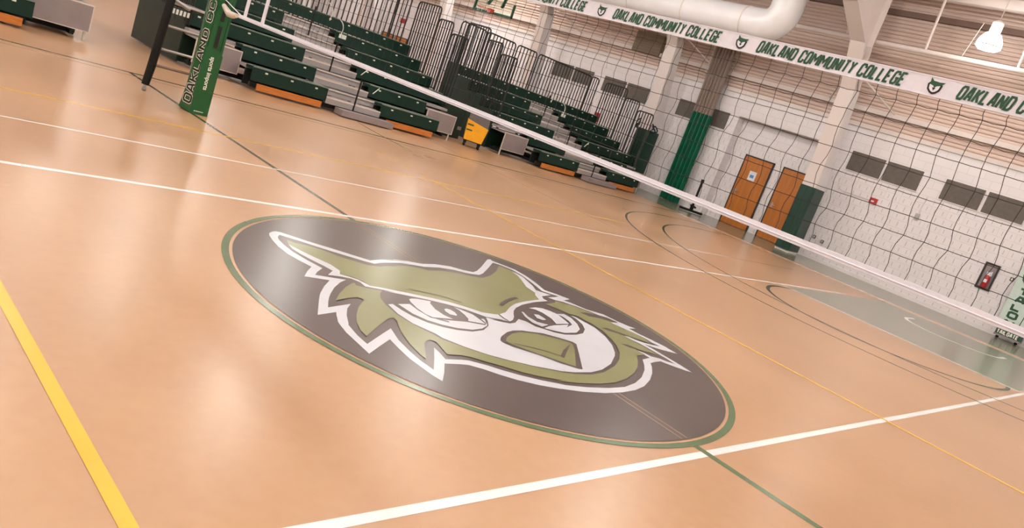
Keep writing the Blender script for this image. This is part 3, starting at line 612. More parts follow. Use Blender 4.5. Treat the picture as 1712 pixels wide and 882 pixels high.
MB().tube([(-0.01, 4.99, 1.25), (0.02, 5.15, 1.235), (0.03, 5.28, 1.235), (0.03, 5.38, 1.27), (0.03, 5.46, 1.30)], [0.022, 0.036, 0.038, 0.03, 0.026], 10).build('strap_sleeve', M['panel_edge'], net)
MB().tube([(0, 4.95, 1.275), (0.03, 5.47, 1.37)], 0.006, 6).build('tension_cord', M['tape'], net)
# lettering on the tape, both repeating units
def tape_fn(y0, z0): return lambda u, v: (-0.0085, y0 - u, z0 + v)
k = -4
while k <= 4:
    ys0 = -1.245 + k * 1.07
    if ys0 < NY1 - 0.1 and ys0 - 0.86 > NY0:
        lg = MB(); letters(lg, 'OAKLAND COMMUNITY COLLEGE', 0.058, tape_fn(ys0, 2.131), width=0.81, weight=0.46, gap=0.62, shear=0.22); lg.build('printed_name', M['text_green'], tt)
    yc = ys0 + 0.11
    dk = MB(); gr = MB(); wh = MB()
    if NY0 + 0.1 < yc < NY1 - 0.1:
        f0 = tape_fn(yc, 2.158)
        def F3(dx): return lambda u, v: (f0(u, v)[0] - dx, f0(u, v)[1], f0(u, v)[2])
        # little owl head: dark outline, pale face, green brow with two ear tufts, beak
        S_ = 1.22
        head = [(q0 * S_, q1 * S_) for q0, q1 in ((-0.028, 0.008), (-0.024, -0.012), (-0.012, -0.024), (0, -0.029), (0.012, -0.025), (0.024, -0.013), (0.028, 0.008), (0.018, 0.02), (-0.018, 0.02))]
        dk.flat(head, F3(0))
        wh.flat([(a * 0.72, b * 0.72) for a, b in head], F3(0.0006))
        gr.flat([(q0 * S_, q1 * S_) for q0, q1 in ((-0.022, 0.034), (-0.02, 0.008), (-0.006, 0.004), (0, -0.004), (0.008, 0.004), (0.022, 0.008), (0.034, 0.022), (0.014, 0.020), (-0.01, 0.022))], F3(0.0012))
        dk.build('printed_owl_outline', M['text_black'], tt); wh.build('printed_owl_face', M['tape'], tt); gr.build('printed_owl_brow', M['text_green'], tt)
        bk = MB(); bk.flat([(-0.008, -0.004), (0.008, -0.004), (0, -0.018)], F3(0.0012)); bk.build('printed_owl_beak', M['text_black'], tt)
    k += 1

# ================================================================== PADDED NET POST
post = thing('padded_net_post', 'bright green padded volleyball post with vertical white-edged lettering', 'net post', (0.07, 5.66, 0))
MB().tube([(0, 0, 0.0), (0, 0, 2.4)], 0.05, 16).build('steel_pole', M['steel'], post)
foot = [(-0.14, 0.09), (-0.10, -0.15), (0.105, -0.16), (0.155, -0.02), (0.06, 0.13), (-0.08, 0.16)]
A, B_, C_, D_ = [Vector(q) for q in foot[:4]]
A_TOP = A.lerp(B_, 0.40)
def Aat(z):
    t = min(1.0, max(0.0, z / 0.62)); t = t ** 0.8
    return A.lerp(A_TOP, t)
pad = MB(); levels = [0.012, 0.1, 0.2, 0.35, 0.5, 0.62, 2.3]; nf = len(foot)
for zz in levels:
    for q, c in enumerate(foot):
        c = Aat(zz) if q == 0 else c
        pad.v.append((c[0], c[1], zz))
for j in range(len(levels) - 1):
    for q in range(nf): pad.f.append((j * nf + q, j * nf + (q + 1) % nf, (j + 1) * nf + (q + 1) % nf, (j + 1) * nf + q))
pad.f.append(tuple(reversed(range(nf)))); pad.f.append(tuple(range((len(levels) - 1) * nf, len(levels) * nf)))
pad_o = pad.build('green_pad', M['pad'], post)
fd = (C_ - B_).normalized(); fn_ = Vector((fd.y, -fd.x))      # front face direction and outward normal
def front(off): return lambda u, v: (B_.x + fd.x * u + fn_.x * off, B_.y + fd.y * u + fn_.y * off, v)
flen = (C_ - B_).length
lp = MB(); lp.prism([(-0.004, 0.0), (flen + 0.006, 0.0), (flen + 0.006, 0.73), (flen - 0.05, 0.79), (0.03, 0.80), (-0.004, 0.79)], front(0.0), front(0.016))
lp.build('lower_front_panel', M['pad'], post)
for z0, z1 in ((0.81, 1.06), (1.12, 1.24), (1.27, 1.9)):
    s = MB(); s.prism([(0.085, z0), (0.125, z0), (0.125, z1), (0.085, z1)], front(0.001), front(0.006)); s.build('black_slot', M['text_black'], post)
seams = MB()
for u in (0.175, 0.015):
    seams.tube([front(0.004)(u, 0.76), front(0.004)(u, 2.28)], 0.003, 5)
seams.build('pad_seam', M['pad_dark'], post)
ld = (B_ - A).normalized(); ln_ = Vector((ld.y, -ld.x)); llen = (B_ - A).length
def left_face(off): return lambda u, v: (A.x + ld.x * u + ln_.x * off, A.y + ld.y * u + ln_.y * off, v)
# letters run upward: text u -> +z, text v (cap height) -> toward A (left)
def up_text(z0, off):
    def f(u, v):                       # v = 0..1 across the face, from the front edge towards the outer edge
        a = Aat(z0 + u); t = 0.10 + 0.70 * v / 1.0
        p = B_.lerp(a, t); d = (B_ - a).normalized()
        return (p.x + d.y * off, p.y - d.x * off, z0 + u)
    return f
def pad_word(word, z0, length):
    # letters as filled outlines: x along the pole, y across the face (0..1)
    n = len(word); cell = length / n
    for q, ch in enumerate(word):
        for nm, wgt, off, mt in (('letter_edge', 0.95, 0.003, 'text_white'), ('letter', 0.58, 0.0045, 'text_black')):
            mb = MB()
            for stq in GLYPH[ch]:
                pts_ = [(z0 + q * cell + cell * 0.16 + p[0] * cell * 0.68, p[1] / 1.8) for p in stq]
                closed = stq[0] == stq[-1] and len(stq) > 3
                if closed: pts_ = pts_[:-1]
                sc = 0.115                     # metres to face units
                off2 = off + 0.0003 * GLYPH[ch].index(stq)
                m2 = MB(); m2.stroke([(a, b * sc) for a, b in pts_], wgt * cell * 0.34, lambda a, b: (a, b, 0), closed)
                base_f = up_text(0.0, off2)
                mb.add([base_f(v[0], v[1] / sc) for v in m2.v], m2.f)
            mb.build(nm, M[mt], post)
pad_word('OAKLAND', 0.09, 0.90)
pad_word('CC', 1.06, 0.26)
# small script on the front panel, running downward
def basis(o, ux, vx):
    n = ux.cross(vx)
    return Matrix(((ux.x, vx.x, n.x, o.x), (ux.y, vx.y, n.y, o.y), (ux.z, vx.z, n.z, o.z), (0, 0, 0, 1)))
f2 = front(0.018)
down = Vector((0, 0, -1)); right = Vector((fd.x, fd.y, 0))
font_text('maker_lettering', 'sports imports', 0.072, M['text_white'], post, basis(Vector(f2(0.082, 0.70)), down, right), 0.92, 0.0016)
font_text('maker_web_line', 'sportsimports.com', 0.018, M['text_white'], post, basis(Vector(f2(0.04, 0.035)), right, Vector((0, 0, 1))), 0.8, 0.0008)

# ================================================================== REFEREE STAND
rs = thing('referee_stand', 'tall referee stand with black padded leg, pipe rungs and small caster beyond the green post', 'referee stand', (-0.27, 6.35, 0))
def leg(dx, dy):
    o = MB().tube([(dx, dy, 0.08), (dx + 0.02, dy, 0.3), (dx + 0.09, dy, 1.75)], [0.045, 0.05, 0.05], 12).build('padded_leg', M['black'], rs)
    MB().tube([(dx, dy, 0.02), (dx, dy, 0.1)], 0.02, 8).build('leg_stub', M['steel'], o)
    MB().tube([(dx - 0.02, dy, 0.026), (dx + 0.02, dy, 0.026)], 0.026, 12).build('caster', M['steel'], o)
leg(0, 0)
leg(0.64, 0.0)
for zr, mt in ((0.34, 'dark_trim'), (0.55, 'steel'), (0.84, 'steel'), (1.12, 'steel')):
    MB().tube([(0.02, -0.0, zr), (0.64, 0.0, zr)], 0.016, 8).build('rung', M[mt], rs)
MB().box(0.02, 0.02, 1.09, 0.62, 0.7, 1.13).build('platform', M['black'], rs)
brk = MB()
for q in range(5): brk.box(0.10 + q * 0.045, -0.02, 1.0, 0.125 + q * 0.045, 0.0, 1.06)
brk.build('platform_bracket', M['plate'], rs)
MB().tube([(0.05, 0, 1.17), (0.3, 0.0, 1.10)], 0.024, 8).build('folding_arm', M['steel'], rs)

# ================================================================== BLEACHER BANKS (local x 0..6, world y)
def rail_panel(parent, a, b, z0, z1, spacing=0.1, name='guard_railing'):
    a = Vector(a); b = Vector(b); L = (b - a).length; d = (b - a) / L
    def P(u, z): return (a.x + d.x * u, a.y + d.y * u, z)
    mb = MB(); r = 0.08
    path = [P(0, z0), P(0, z1 - r), P(0.025, z1 - 0.025), P(r, z1), P(L - r, z1), P(L - 0.025, z1 - 0.025), P(L, z1 - r), P(L, z0)]
    mb.tube(path, 0.02, 6)
    mb.tube([P(0, z0 + 0.03), P(L, z0 + 0.03)], 0.012, 6)
    n = max(2, int(round(L / spacing)))
    for k in range(1, n):
        mb.tube([P(L * k / n, z0), P(L * k / n, z1 - 0.005)], 0.016, 5, cap=False)
    return mb.build(name, M['rail'], parent)

ROW0, ROWD, RISE = 9.35, 0.60, 0.26
def ry(k): return ROW0 + ROWD * k
def zb(k): return 0.18 + RISE * k
def zt(k): return 0.42 + RISE * k
def zd(k): return 0.13 + RISE * k       # foot deck level behind row k-1

def seat_bench(parent, x0, x1, k):
    y = ry(k)
    prof = [(y, zb(k)), (y + 0.012, zt(k) - 0.02), (y + 0.03, zt(k)), (y + 0.30, zt(k) - 0.012), (y + 0.32, zt(k) - 0.05), (y + 0.05, zt(k) - 0.06), (y + 0.035, zb(k))]
    mb = MB(); mb.prism(prof, lambda a, b: (x0, a, b), lambda a, b: (x1, a, b))
    o = mb.build('seat_bench', M['seat'], parent)
    n = max(1, int(round((x1 - x0) / 0.46)))
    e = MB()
    e.box(x0, y - 0.002, zt(k) - 0.012, x1, y + 0.028, zt(k) + 0.002)  # pale strip painted in for the reflection along the seat's front edge
    for q in range(n):                       # raised seat modules in the same painted sheen colour
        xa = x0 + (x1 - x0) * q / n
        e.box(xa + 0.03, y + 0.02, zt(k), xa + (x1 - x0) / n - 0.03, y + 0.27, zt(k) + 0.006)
    e.build('seat_edge_sheen', M['seat_sheen'] if k < 4 else M['seat_sheen'], o)
    m = max(2, int(round((x1 - x0) / 0.52)))
    for q in range(m):
        xc = x0 + (x1 - x0) * (q + 0.5) / m
        MB().box(xc - 0.025, y - 0.006, zt(k) - 0.075, xc + 0.025, y + 0.004, zt(k) - 0.048).build('number_plate', M['plate'], o)
    return o

def make_bank(label):
    r = thing('bleacher_bank', label, 'bleachers', (0, 0, 0), 0)
    AX0, AX1 = 2.37, 3.63
    # foot decks and risers
    for k in range(1, 6):
        xa, xb = (0.85, 5.15) if k < 2 else (0.0, 6.0)
        y0 = ry(k) - 0.30
        y1 = ry(k) + 0.32 if k < 5 else 12.80
        MB().box(xa, y0, zd(k) - 0.05, xb, y1, zd(k)).build('foot_deck', M['step'], r)
    MB().box(0.0, 12.35, zd(5) - 0.02, 6.0, 12.85, zd(5) + 0.01).build('rear_deck', M['step'], r)
    # dark backing panels added to put shade into the slits behind every seat row
    for k in range(0, 5):
        spans = ((0.86, AX0), (AX1, 5.14)) if k < 2 else ((0.01, AX0), (AX1, 5.99))
        for xa, xb in spans:
            MB().box(xa, ry(k) + 0.305, 0.06 if k == 0 else zd(k) + 0.001, xb, ry(k) + 0.33, zd(k + 1) - 0.051).build('riser', M['dark_under'], r)
    # seats
    for k in range(5):
        xa, xb = (0.85, 5.15) if k < 2 else (0.0, 6.0)
        seat_bench(r, xa, AX0, k); seat_bench(r, AX1, xb, k)
    seat_bench(r, 0.0, 6.0, 5)
    # aisle steps
    MB().box(AX0 + 0.22, 9.05, 0.02, AX1 + 0.18, 9.33, 0.13).build('front_step', M['panel_grey'], r)
    for j in range(1, 11):
        y = 9.05 + 0.3 * j; z1 = 0.13 * (j + 1)
        o = MB().box(AX0, y, z1 - 0.118, AX1, y + 0.31, z1).build('aisle_step', M['step'], r)
        MB().box(AX0, y - 0.006, z1 - 0.02, AX1, y + 0.03, z1 + 0.003).build('step_nosing', M['panel_edge'], o)
    # kick boards
    MB().box(0.98, 9.33, 0.035, AX0 - 0.08, 9.36, 0.15).build('kick_board', M['kick_wood'], r)
    MB().box(AX1 + 0.18, 9.33, 0.035, 5.04, 9.36, 0.15).build('kick_board', M['kick_wood'], r)
    # understructure
    u = MB()
    u.box(0.9, 9.45, 0.06, 5.1, 9.52, 0.14); u.box(0.1, 10.2, 0.05, 5.9, 10.28, 0.15); u.box(0.1, 12.6, 0.05, 5.9, 12.7, 0.15)
    for xx in (0.15, 1.1, 2.3, 3.7, 4.9, 5.85):
        u.box(xx - 0.03, 9.5 if 0.9 < xx < 5.1 else 10.0, 0.05, xx + 0.03, 12.75, 0.11)
        u.box(xx - 0.025, 12.6, 0.1, xx + 0.025, 12.66, zd(5) - 0.02); u.box(xx - 0.025, 10.6, 0.1, xx + 0.025, 10.66, zd(2) - 0.02)
    u.build('understructure', M['dark_under'], r)
    # green vinyl end skirts
    for xs in (0.0, 6.0):
        s = 0.015
        poly = [(10.45, 0.03), (12.8, 0.03), (12.8, zt(5))]
        for k in (5, 4, 3, 2): poly += [(ry(k) - 0.02, zt(k)), (ry(k) - 0.02, zt(k - 1) if k > 2 else zb(2))]
        poly += [(10.45, zb(2))]
        MB().prism(poly, lambda a, b: (xs - s, a, b), lambda a, b: (xs + s, a, b)).build('end_skirt', M['vinyl'], r)
    # cut-out platforms with front panels
    for (xa, xb) in ((0.04, 0.86), (5.22, 6.06)):
        pn = MB().box(xa, 9.93, 0.15, xb, 9.95, 0.56).build('platform_panel', M['panel_grey'], r)
        MB().box(xa, 9.924, 0.548, xb, 9.952, 0.566).box(xa, 9.924, 0.145, xb, 9.952, 0.158).box(xa - 0.006, 9.924, 0.145, xa + 0.008, 9.952, 0.566).box(xb - 0.008, 9.924, 0.145, xb + 0.006, 9.952, 0.566).build('panel_edging', M['panel_edge'], pn)
        MB().box(xa, 9.95, 0.53, xb, 10.56, 0.56).build('platform_deck', M['step'], r)
        xl = xb - 0.05 if xa > 3 else xa + 0.04
        MB().tube([(xl, 9.97, 0.0), (xl, 9.97, 0.16)], 0.02, 8).build('platform_leg', M['panel_edge'], r)
    MB().box(0.05, 10.52, 0.04, 0.86, 10.545, 0.54).build('inner_skirt', M['vinyl'], r)
    MB().box(5.16, 10.52, 0.04, 6.0, 10.545, 0.54).build('inner_skirt', M['vinyl'], r)
    # aisle handrail posts
    for k in (0, 2, 4):
        y = ry(k) + 0.0
        MB().tube([(3.0, y, zd(k) + 0.0), (3.0, y, zd(k) + 0.62)], 0.017, 8).build('aisle_post', M['black'], r)
    # curved handrails at the upper seats beside the aisle
    for k in (1, 2, 4, 5):
        y = ry(k); xx = AX1 + 0.1
        hr = [(xx, y - 0.02, zt(k) - 0.1), (xx + 0.012, y - 0.03, zt(k) + 0.02)] + [(xx - 0.20 + 0.21 * math.cos(math.radians(a)), y - 0.04, zt(k) + 0.06 + 0.20 * math.sin(math.radians(a))) for a in (0, 15, 30, 45, 60, 72)] if k > 2 else [(xx, y - 0.012, zt(k) - 0.16), (xx + 0.12, y - 0.012, zt(k) - 0.02)]
        MB().tube(hr, 0.011, 6).build('grab_rail', M['plate'], r)
    # railings
    for xs in (0.0, 6.0):
        rail_panel(r, (xs, 10.32, 0), (xs, 10.94, 0), zt(2) - 0.25, 2.29)
        rail_panel(r, (xs, 10.97, 0), (xs, 11.54, 0), zt(3) - 0.25, 2.53)
        rail_panel(r, (xs, 11.57, 0), (xs, 12.48, 0), zt(4) - 0.25, 2.79)
    for (a, b) in ((0.05, 0.95), (0.99, 2.11), (2.2, 3.01), (3.1, 5.6)):
        rail_panel(r, (a, 12.80, 0), (b, 12.80, 0), 1.42, 2.80, spacing=0.13, name='rear_railing')
    rail_panel(r, (5.65, 12.80, 0), (6.0, 12.80, 0), 1.42, 2.82, name='rear_railing')
    # row letter plate beside the aisle
    MB().box(AX1 + 0.08, ry(4) - 0.008, zt(4) - 0.12, AX1 + 0.26, ry(4) + 0.004, zt(4) - 0.03).build('row_sign', M['plate'], r)
    return r

bank_b = make_bank('middle green bleacher bank behind the padded post, left of the yellow bin')
bank_b.location = (1.65, 0, 0)
bank_c = copy_tree(bank_b); bank_c.location = (9.30, 0, 0)
bank_c['label'] = 'far green bleacher bank between the yellow bin and the tall wall pad'
bank_a = copy_tree(bank_b); bank_a.location = (-6.0, 0, 0)
bank_a['label'] = 'near green bleacher bank cut off by the upper left edge of the photo'

# sign plate and skirt filling the gap beside the middle bank
fl = thing('filler_skirt', 'flat dark green filler skirt with small grey sticker right of the middle bleacher bank', 'skirt', (7.70, 10.56, 0))
MB().box(0, -0.012, 0.03, 0.78, 0.012, 0.92).build('panel', M['vinyl'], fl)
MB().box(0.66, -0.016, 0.25, 0.78, -0.012, 0.33).build('sticker', M['panel_grey'], fl)
# ================================================================== YELLOW BIN
bn = thing('yellow_bin', 'yellow wheeled bin with dark liner between two bleacher banks', 'bin', (8.34, 9.88, 0), math.radians(-38))
def frust(z0, z1, a0, b0, a1, b1, mb):
    vs = [(-a0, -b0, z0), (a0, -b0, z0), (a0, b0, z0), (-a0, b0, z0), (-a1, -b1, z1), (a1, -b1, z1), (a1, b1, z1), (-a1, b1, z1)]
    mb.add(vs, [(0, 3, 2, 1), (0, 1, 5, 4), (1, 2, 6, 5), (2, 3, 7, 6), (3, 0, 4, 7)]); return mb
bd = MB()
vs = [(-0.22, -0.17, 0.15), (0.21, -0.17, 0.15), (0.21, 0.17, 0.15), (-0.22, 0.17, 0.15), (-0.26, -0.21, 0.62), (0.26, -0.21, 0.52), (0.25, 0.21, 0.52), (-0.25, 0.21, 0.62)]
bd.add(vs, [(0, 3, 2, 1), (0, 1, 5, 4), (1, 2, 6, 5), (2, 3, 7, 6), (3, 0, 4, 7)])
b_o = bd.build('bin_body', M['bin'], bn)
lin_ = MB(); lin_.add([(-0.25, -0.20, 0.615), (0.25, -0.20, 0.515), (0.27, 0.20, 0.74), (-0.23, 0.20, 0.80), (-0.18, -0.1, 0.64), (0.18, -0.1, 0.58)], [(0, 1, 5, 4), (1, 2, 5), (2, 3, 4, 5), (3, 0, 4)])
lin_.add([(-0.23, 0.20, 0.80), (0.27, 0.20, 0.74), (0.22, 0.19, 0.3), (-0.22, 0.19, 0.3)], [(0, 1, 2, 3)])
lin_.build('liner', M['bin_in'], bn)
MB().box(-0.235, -0.206, 0.49, -0.09, -0.198, 0.52).build('green_stripe', M['text_green'], bn)
MB().box(-0.235, -0.198, 0.37, -0.09, -0.188, 0.40).build('green_stripe', M['text_green'], bn)
MB().box(-0.22, -0.17, 0.13, 0.22, 0.17, 0.155).build('chassis', M['black'], bn)
for sx in (-0.17, 0.17):
    for sy in (-0.12, 0.12):
        MB().tube([(sx - 0.02, sy, 0.05), (sx + 0.02, sy, 0.05)], 0.05, 12).box(sx - 0.03, sy - 0.015, 0.08, sx + 0.03, sy + 0.015, 0.14).build('caster', M['black'], bn)

# ================================================================== WALL PADS
def wall_pad(label, y, w2, x0, h=1.85, d=0.62):
    t = thing('column_pad', label, 'wall pad', (x0, y, 0), 0, None)
    mb = MB(); b = 0.05
    prof = [(d, -w2), (b, -w2), (0, -w2 + b), (0, w2 - b), (b, w2), (d, w2)]
    mb.prism(prof, lambda p, q: (p, q, 0.06), lambda p, q: (p, q, h))
    mb.build('padding', M['pad_dark'], t)
    MB().box(-0.002, -0.004, 0.08, 0.004, 0.004, h - 0.03).build('seam', M['dark_under'], t)
    return t
wall_pad('dark green pad wrapped on the column just right of the orange doors', 5.53, 0.225, 16.34)
p2 = wall_pad('tall dark green pad on the column right behind the far bleacher bank', 11.30, 0.225, 16.34)

bundle = thing('net_bundle', 'bunched dark green netting hanging on top of the pad behind the far bleachers', 'netting', (16.5, 11.30, 1.95))
mb = MB(); rb = random.Random(5)
for q in range(9):
    c = Vector((rb.uniform(-0.02, 0.05), rb.uniform(-0.3, 0.38), rb.uniform(-0.06, 0.12)))
    ring = [(c.x + 0.05 * math.sin(t * 2.1), c.y + 0.12 * math.cos(t), c.z + 0.10 * math.sin(t)) for t in [i * 2 * math.pi / 12 for i in range(13)]]
    mb.tube(ring, 0.022, 6)
mb.build('rope_loops', M['seat'], bundle)
MB().tube([(0.12, 0, 0), (0.0, 0, -0.02)], 0.015, 6).build('hook', M['black'], bundle)

# ================================================================== DIVIDER CURTAIN
cu = thing('divider_curtain', 'bunched green divider curtain with grey mesh top hanging on the end wall', 'curtain', (17.18, 10.0, 0))
def folded(z0, z1, y0, y1, amp, n, ytop0=None, ytop1=None):
    mb = MB(); N = n * 6
    for zz, (ya, yb) in ((z0, (y0, y1)), ((z0 + z1) / 2, ((y0 + (ytop0 or y0)) / 2, (y1 + (ytop1 or y1)) / 2)), (z1, (ytop0 or y0, ytop1 or y1))):
        for k in range(N + 1):
            t = k / N
            mb.v.append((amp * math.sin(t * n * 2 * math.pi), ya + (yb - ya) * t, zz))
    for j in range(2):
        for k in range(N): mb.f.append((j * (N + 1) + k, j * (N + 1) + k + 1, (j + 1) * (N + 1) + k + 1, (j + 1) * (N + 1) + k))
    return mb
folded(0.02, 2.88, -0.40, 0.34, 0.06, 5).build('green_curtain', M['curtain'], cu, True)
folded(2.88, 5.0, -0.36, 0.34, 0.05, 6, -0.30, 0.40).build('mesh_curtain', M['mesh_curtain'], cu, True)
for yy in (0.25, 0.45):
    MB().tube([(0.0, yy, 4.0), (0.0, yy + 0.05, 7.2)], 0.012, 6).build('hoist_cable', M['frame_paint'], cu)

# ================================================================== STANCHION
st = thing('floor_stanchion', 'short black floor stanchion on a cross base near the end wall', 'stanchion', (16.3, 8.55, 0))
MB().tube([(0, 0, 0.05), (0, 0, 0.92)], 0.035, 12).tube([(0, 0, 0.92), (0, 0, 1.02)], 0.048, 12).build('pole', M['black'], st)
MB().tube([(-0.30, 0.22, 0.05), (0.30, -0.22, 0.05)], 0.035, 8).tube([(-0.22, -0.24, 0.19), (0.22, 0.2, 0.19)], 0.03, 8).build('cross_base', M['black'], st)
MB().tube([(0, 0, 0.02), (0, 0, 0.22)], 0.055, 12).build('collar', M['black'], st)

# ================================================================== WALL PANELS
pl_src = None
PAN = [(5.25, 4.33), (4.25, 3.33), (2.75, 1.83), (1.74, 0.82), (11.15, 10.22), (10.15, 9.26), (14.45, 13.47), (13.38, 12.44), (16.99, 16.02), (15.92, 15.0)]
PLBL = ['dark grey wall panel high on the wall right of the door column, first of four on that wall',
 'dark grey wall panel above the small steel wall box, second right of the door column',
 'dark grey wall panel nearer the right edge, just left of the last one',
 'dark grey wall panel cut by the right edge of the photo',
 'dark grey wall panel showing on the left side of the hanging curtain',
 'dark grey wall panel showing on the right side of the hanging curtain',
 'dark grey wall panel beside the bleacher railings, left one of the pair next to the second column',
 'dark grey wall panel beside the second column, mostly clear of the railings',
 'farthest dark grey wall panel, its lower part behind the rear railings',
 'dark grey wall panel second from farthest, lower part behind the rear railings']
for (y1, y0), lb in zip(PAN, PLBL):
    t = thing('wall_panel', lb, 'wall panel', (XW, (y0 + y1) / 2, 2.63), 0, 'dark grey panels along the end wall')
    h2 = (y1 - y0) / 2
    MB().box(-0.035, -h2, 0, -0.001, h2, 0.52).build('felt_face', M['grey_panel'], t)
    MB().box(-0.04, -h2 - 0.012, -0.02, -0.001, h2 + 0.012, 0.0).build('bottom_ledge', M['white_paint'], t)

# ================================================================== SMALL WALL FITTINGS
ex = thing('extinguisher_cabinet', 'recessed fire extinguisher cabinet with dark frame on the white block wall', 'extinguisher cabinet', (XW, 0.97, 0.91))
fr_ = MB(); fr_.box(-0.03, -0.165, 0, -0.001, -0.125, 0.66).box(-0.03, 0.125, 0, -0.001, 0.165, 0.66).box(-0.03, -0.1249, 0, -0.001, 0.1249, 0.04).box(-0.03, -0.1249, 0.62, -0.001, 0.1249, 0.66)
fr_.build('cabinet_frame', M['door_gap'], ex)
MB().box(-0.010, -0.13, 0.03, -0.001, 0.13, 0.63).build('back_plate', M['panel_grey'], ex)
e_ = MB(); e_.lathe(0, 0, [(0.0, 0.04), (0.055, 0.04), (0.06, 0.06), (0.06, 0.30), (0.045, 0.35), (0.02, 0.38), (0.018, 0.42), (0.0, 0.42)], 16)
e_o = e_.build('extinguisher', M['red'], ex, True, loc=(-0.06, -0.02, 0))
MB().box(-0.125, -0.05, 0.18, -0.118, 0.02, 0.26).build('extinguisher_label', M['paper'], ex)
MB().tube([(-0.06, -0.02, 0.42), (-0.08, -0.07, 0.46), (-0.08, -0.08, 0.36)], 0.014, 6).box(-0.09, -0.06, 0.34, -0.03, 0.03, 0.44).build('handle_tag', M['paper'], ex)

al = thing('fire_alarm', 'small red fire alarm box with conduit on the white wall', 'fire alarm', (XW, 4.20, 1.97))
MB().box(-0.05, -0.10, 0, -0.001, 0.10, 0.16).build('alarm_box', M['red'], al)
MB().box(-0.054, -0.03, 0.05, -0.05, 0.05, 0.09).build('alarm_lens', M['paper'], al)
MB().tube([(-0.02, 0.1, 0.08), (-0.02, 0.9, 0.08), (-0.02, 1.05, 0.16), (-0.02, 1.08, 0.4)], 0.012, 6).build('conduit', M['white_paint'], al)
al2 = thing('fire_alarm', 'small dark red alarm box seen through the railings of the far bleachers', 'fire alarm', (XW, 14.2, 1.55))
MB().box(-0.05, -0.12, 0, -0.001, 0.12, 0.32).build('alarm_box', M['red'], al2)

tb = thing('switch_box', 'small grey steel box below a thin pipe on the white wall', 'switch box', (XW, 3.03, 1.95))
MB().box(-0.05, -0.05, 0, -0.001, 0.05, 0.16).build('box', M['steel'], tb)
MB().tube([(-0.02, 0, 0.16), (-0.02, -0.02, 0.62)], 0.012, 6).build('pipe', M['white_paint'], tb)
for y, z_, lb in ((5.28, 0.57, 'tiny dark outlet box low on the wall, nearest the column pad'), (5.02, 0.52, 'tiny dark outlet box low on the wall, second from the column pad'), (0.48, 1.33, 'small square dark plate on the wall left of the mint banner')):
    t = thing('outlet_box', lb, 'outlet', (XW, y, z_))
    MB().box(-0.03, -0.04, 0, -0.001, 0.04, 0.09).build('box', M['grey_panel'], t)
    MB().box(-0.032, -0.015, 0.02, -0.03, 0.015, 0.07).build('socket', M['paper'], t)
exs = thing('exit_light', 'small pinkish red sign glowing high on the far wall behind the middle bleachers', 'sign', (XW, 26.9, 2.78))
MB().box(-0.06, -0.2, 0, -0.001, 0.2, 0.2).build('sign_box', M['red'], exs)

lv = thing('wall_louver', 'olive brown square louver box high on the ribbed siding left of the second column', 'louver', (XW - 0.16, 13.1, 4.22))
MB().box(0, -0.58, 0, 0.14, 0.58, 0.66).build('louver_box', M['olive'], lv)
for q in range(6):
    MB().box(-0.012, -0.54, 0.07 + q * 0.095, 0.0, 0.54, 0.10 + q * 0.095).build('louver_blade', M['dark_trim'], lv)
MB().tube([(XW - 0.14, 14.45, 3.4), (XW - 0.14, 15.35, 6.2)], 0.014, 6).build('sway_rod', M['frame_paint'], wall_right)

# ================================================================== MINT BANNER STAND
bs = thing('banner_stand', 'pale mint upright banner with green stacked letters on a green base at the right edge', 'banner', (17.15, -0.04, 0))
MB().box(0.0, -0.36, 0.30, 0.012, 0.36, 1.95).build('banner_panel', M['mint'], bs)
MB().box(-0.18, -0.28, 0.07, 0.14, 0.27, 0.11).build('base_foot', M['panel_grey'], bs)
MB().box(-0.16, -0.27, 0.11, 0.12, 0.26, 0.30).build('base_box', M['text_green'], bs)
for yy in (-0.2, 0.2):
    MB().tube([(-0.05, yy, 0.035), (-0.01, yy, 0.035)], 0.035, 10).build('caster', M['black'], bs)
tx = MB(); letters(tx, 'TAILGATE', 0.075, lambda u, v: (-0.1625, 0.225 - u, 0.135 + v), width=0.44, weight=0.5)
tx.build('base_lettering', M['text_white'], bs)
sx = MB()
for q, chs in enumerate('TALONS'):
    wl = 0.15
    letters(sx, chs, 0.125, (lambda z0: (lambda u, v: (-0.003, 0.20 - u, z0 + v)))(1.125 - q * 0.195), width=0.17, weight=0.75)
sx.build('stacked_lettering', M['text_green'], bs)
ow = MB()
hp = [(-0.17, 0.05), (-0.14, -0.08), (-0.06, -0.16), (0, -0.18), (0.06, -0.16), (0.14, -0.08), (0.17, 0.05), (0.1, 0.12), (-0.1, 0.12)]
ow.flat(hp, lambda u, v: (-0.003, 0.12 - u, 1.52 + v)); ow.build('owl_outline', M['text_green'], bs)
ow = MB(); ow.flat([(a * 0.75, b * 0.75) for a, b in hp], lambda u, v: (-0.004, 0.12 - u, 1.52 + v)); ow.build('owl_face', M['mint'], bs)
ow = MB(); ow.flat([(-0.14, 0.2), (-0.12, 0.05), (-0.04, 0.02), (0, -0.02), (0.05, 0.02), (0.13, 0.05), (0.2, 0.13), (0.08, 0.12), (-0.06, 0.13)], lambda u, v: (-0.005, 0.12 - u, 1.52 + v)); ow.build('owl_brow', M['text_green'], bs)

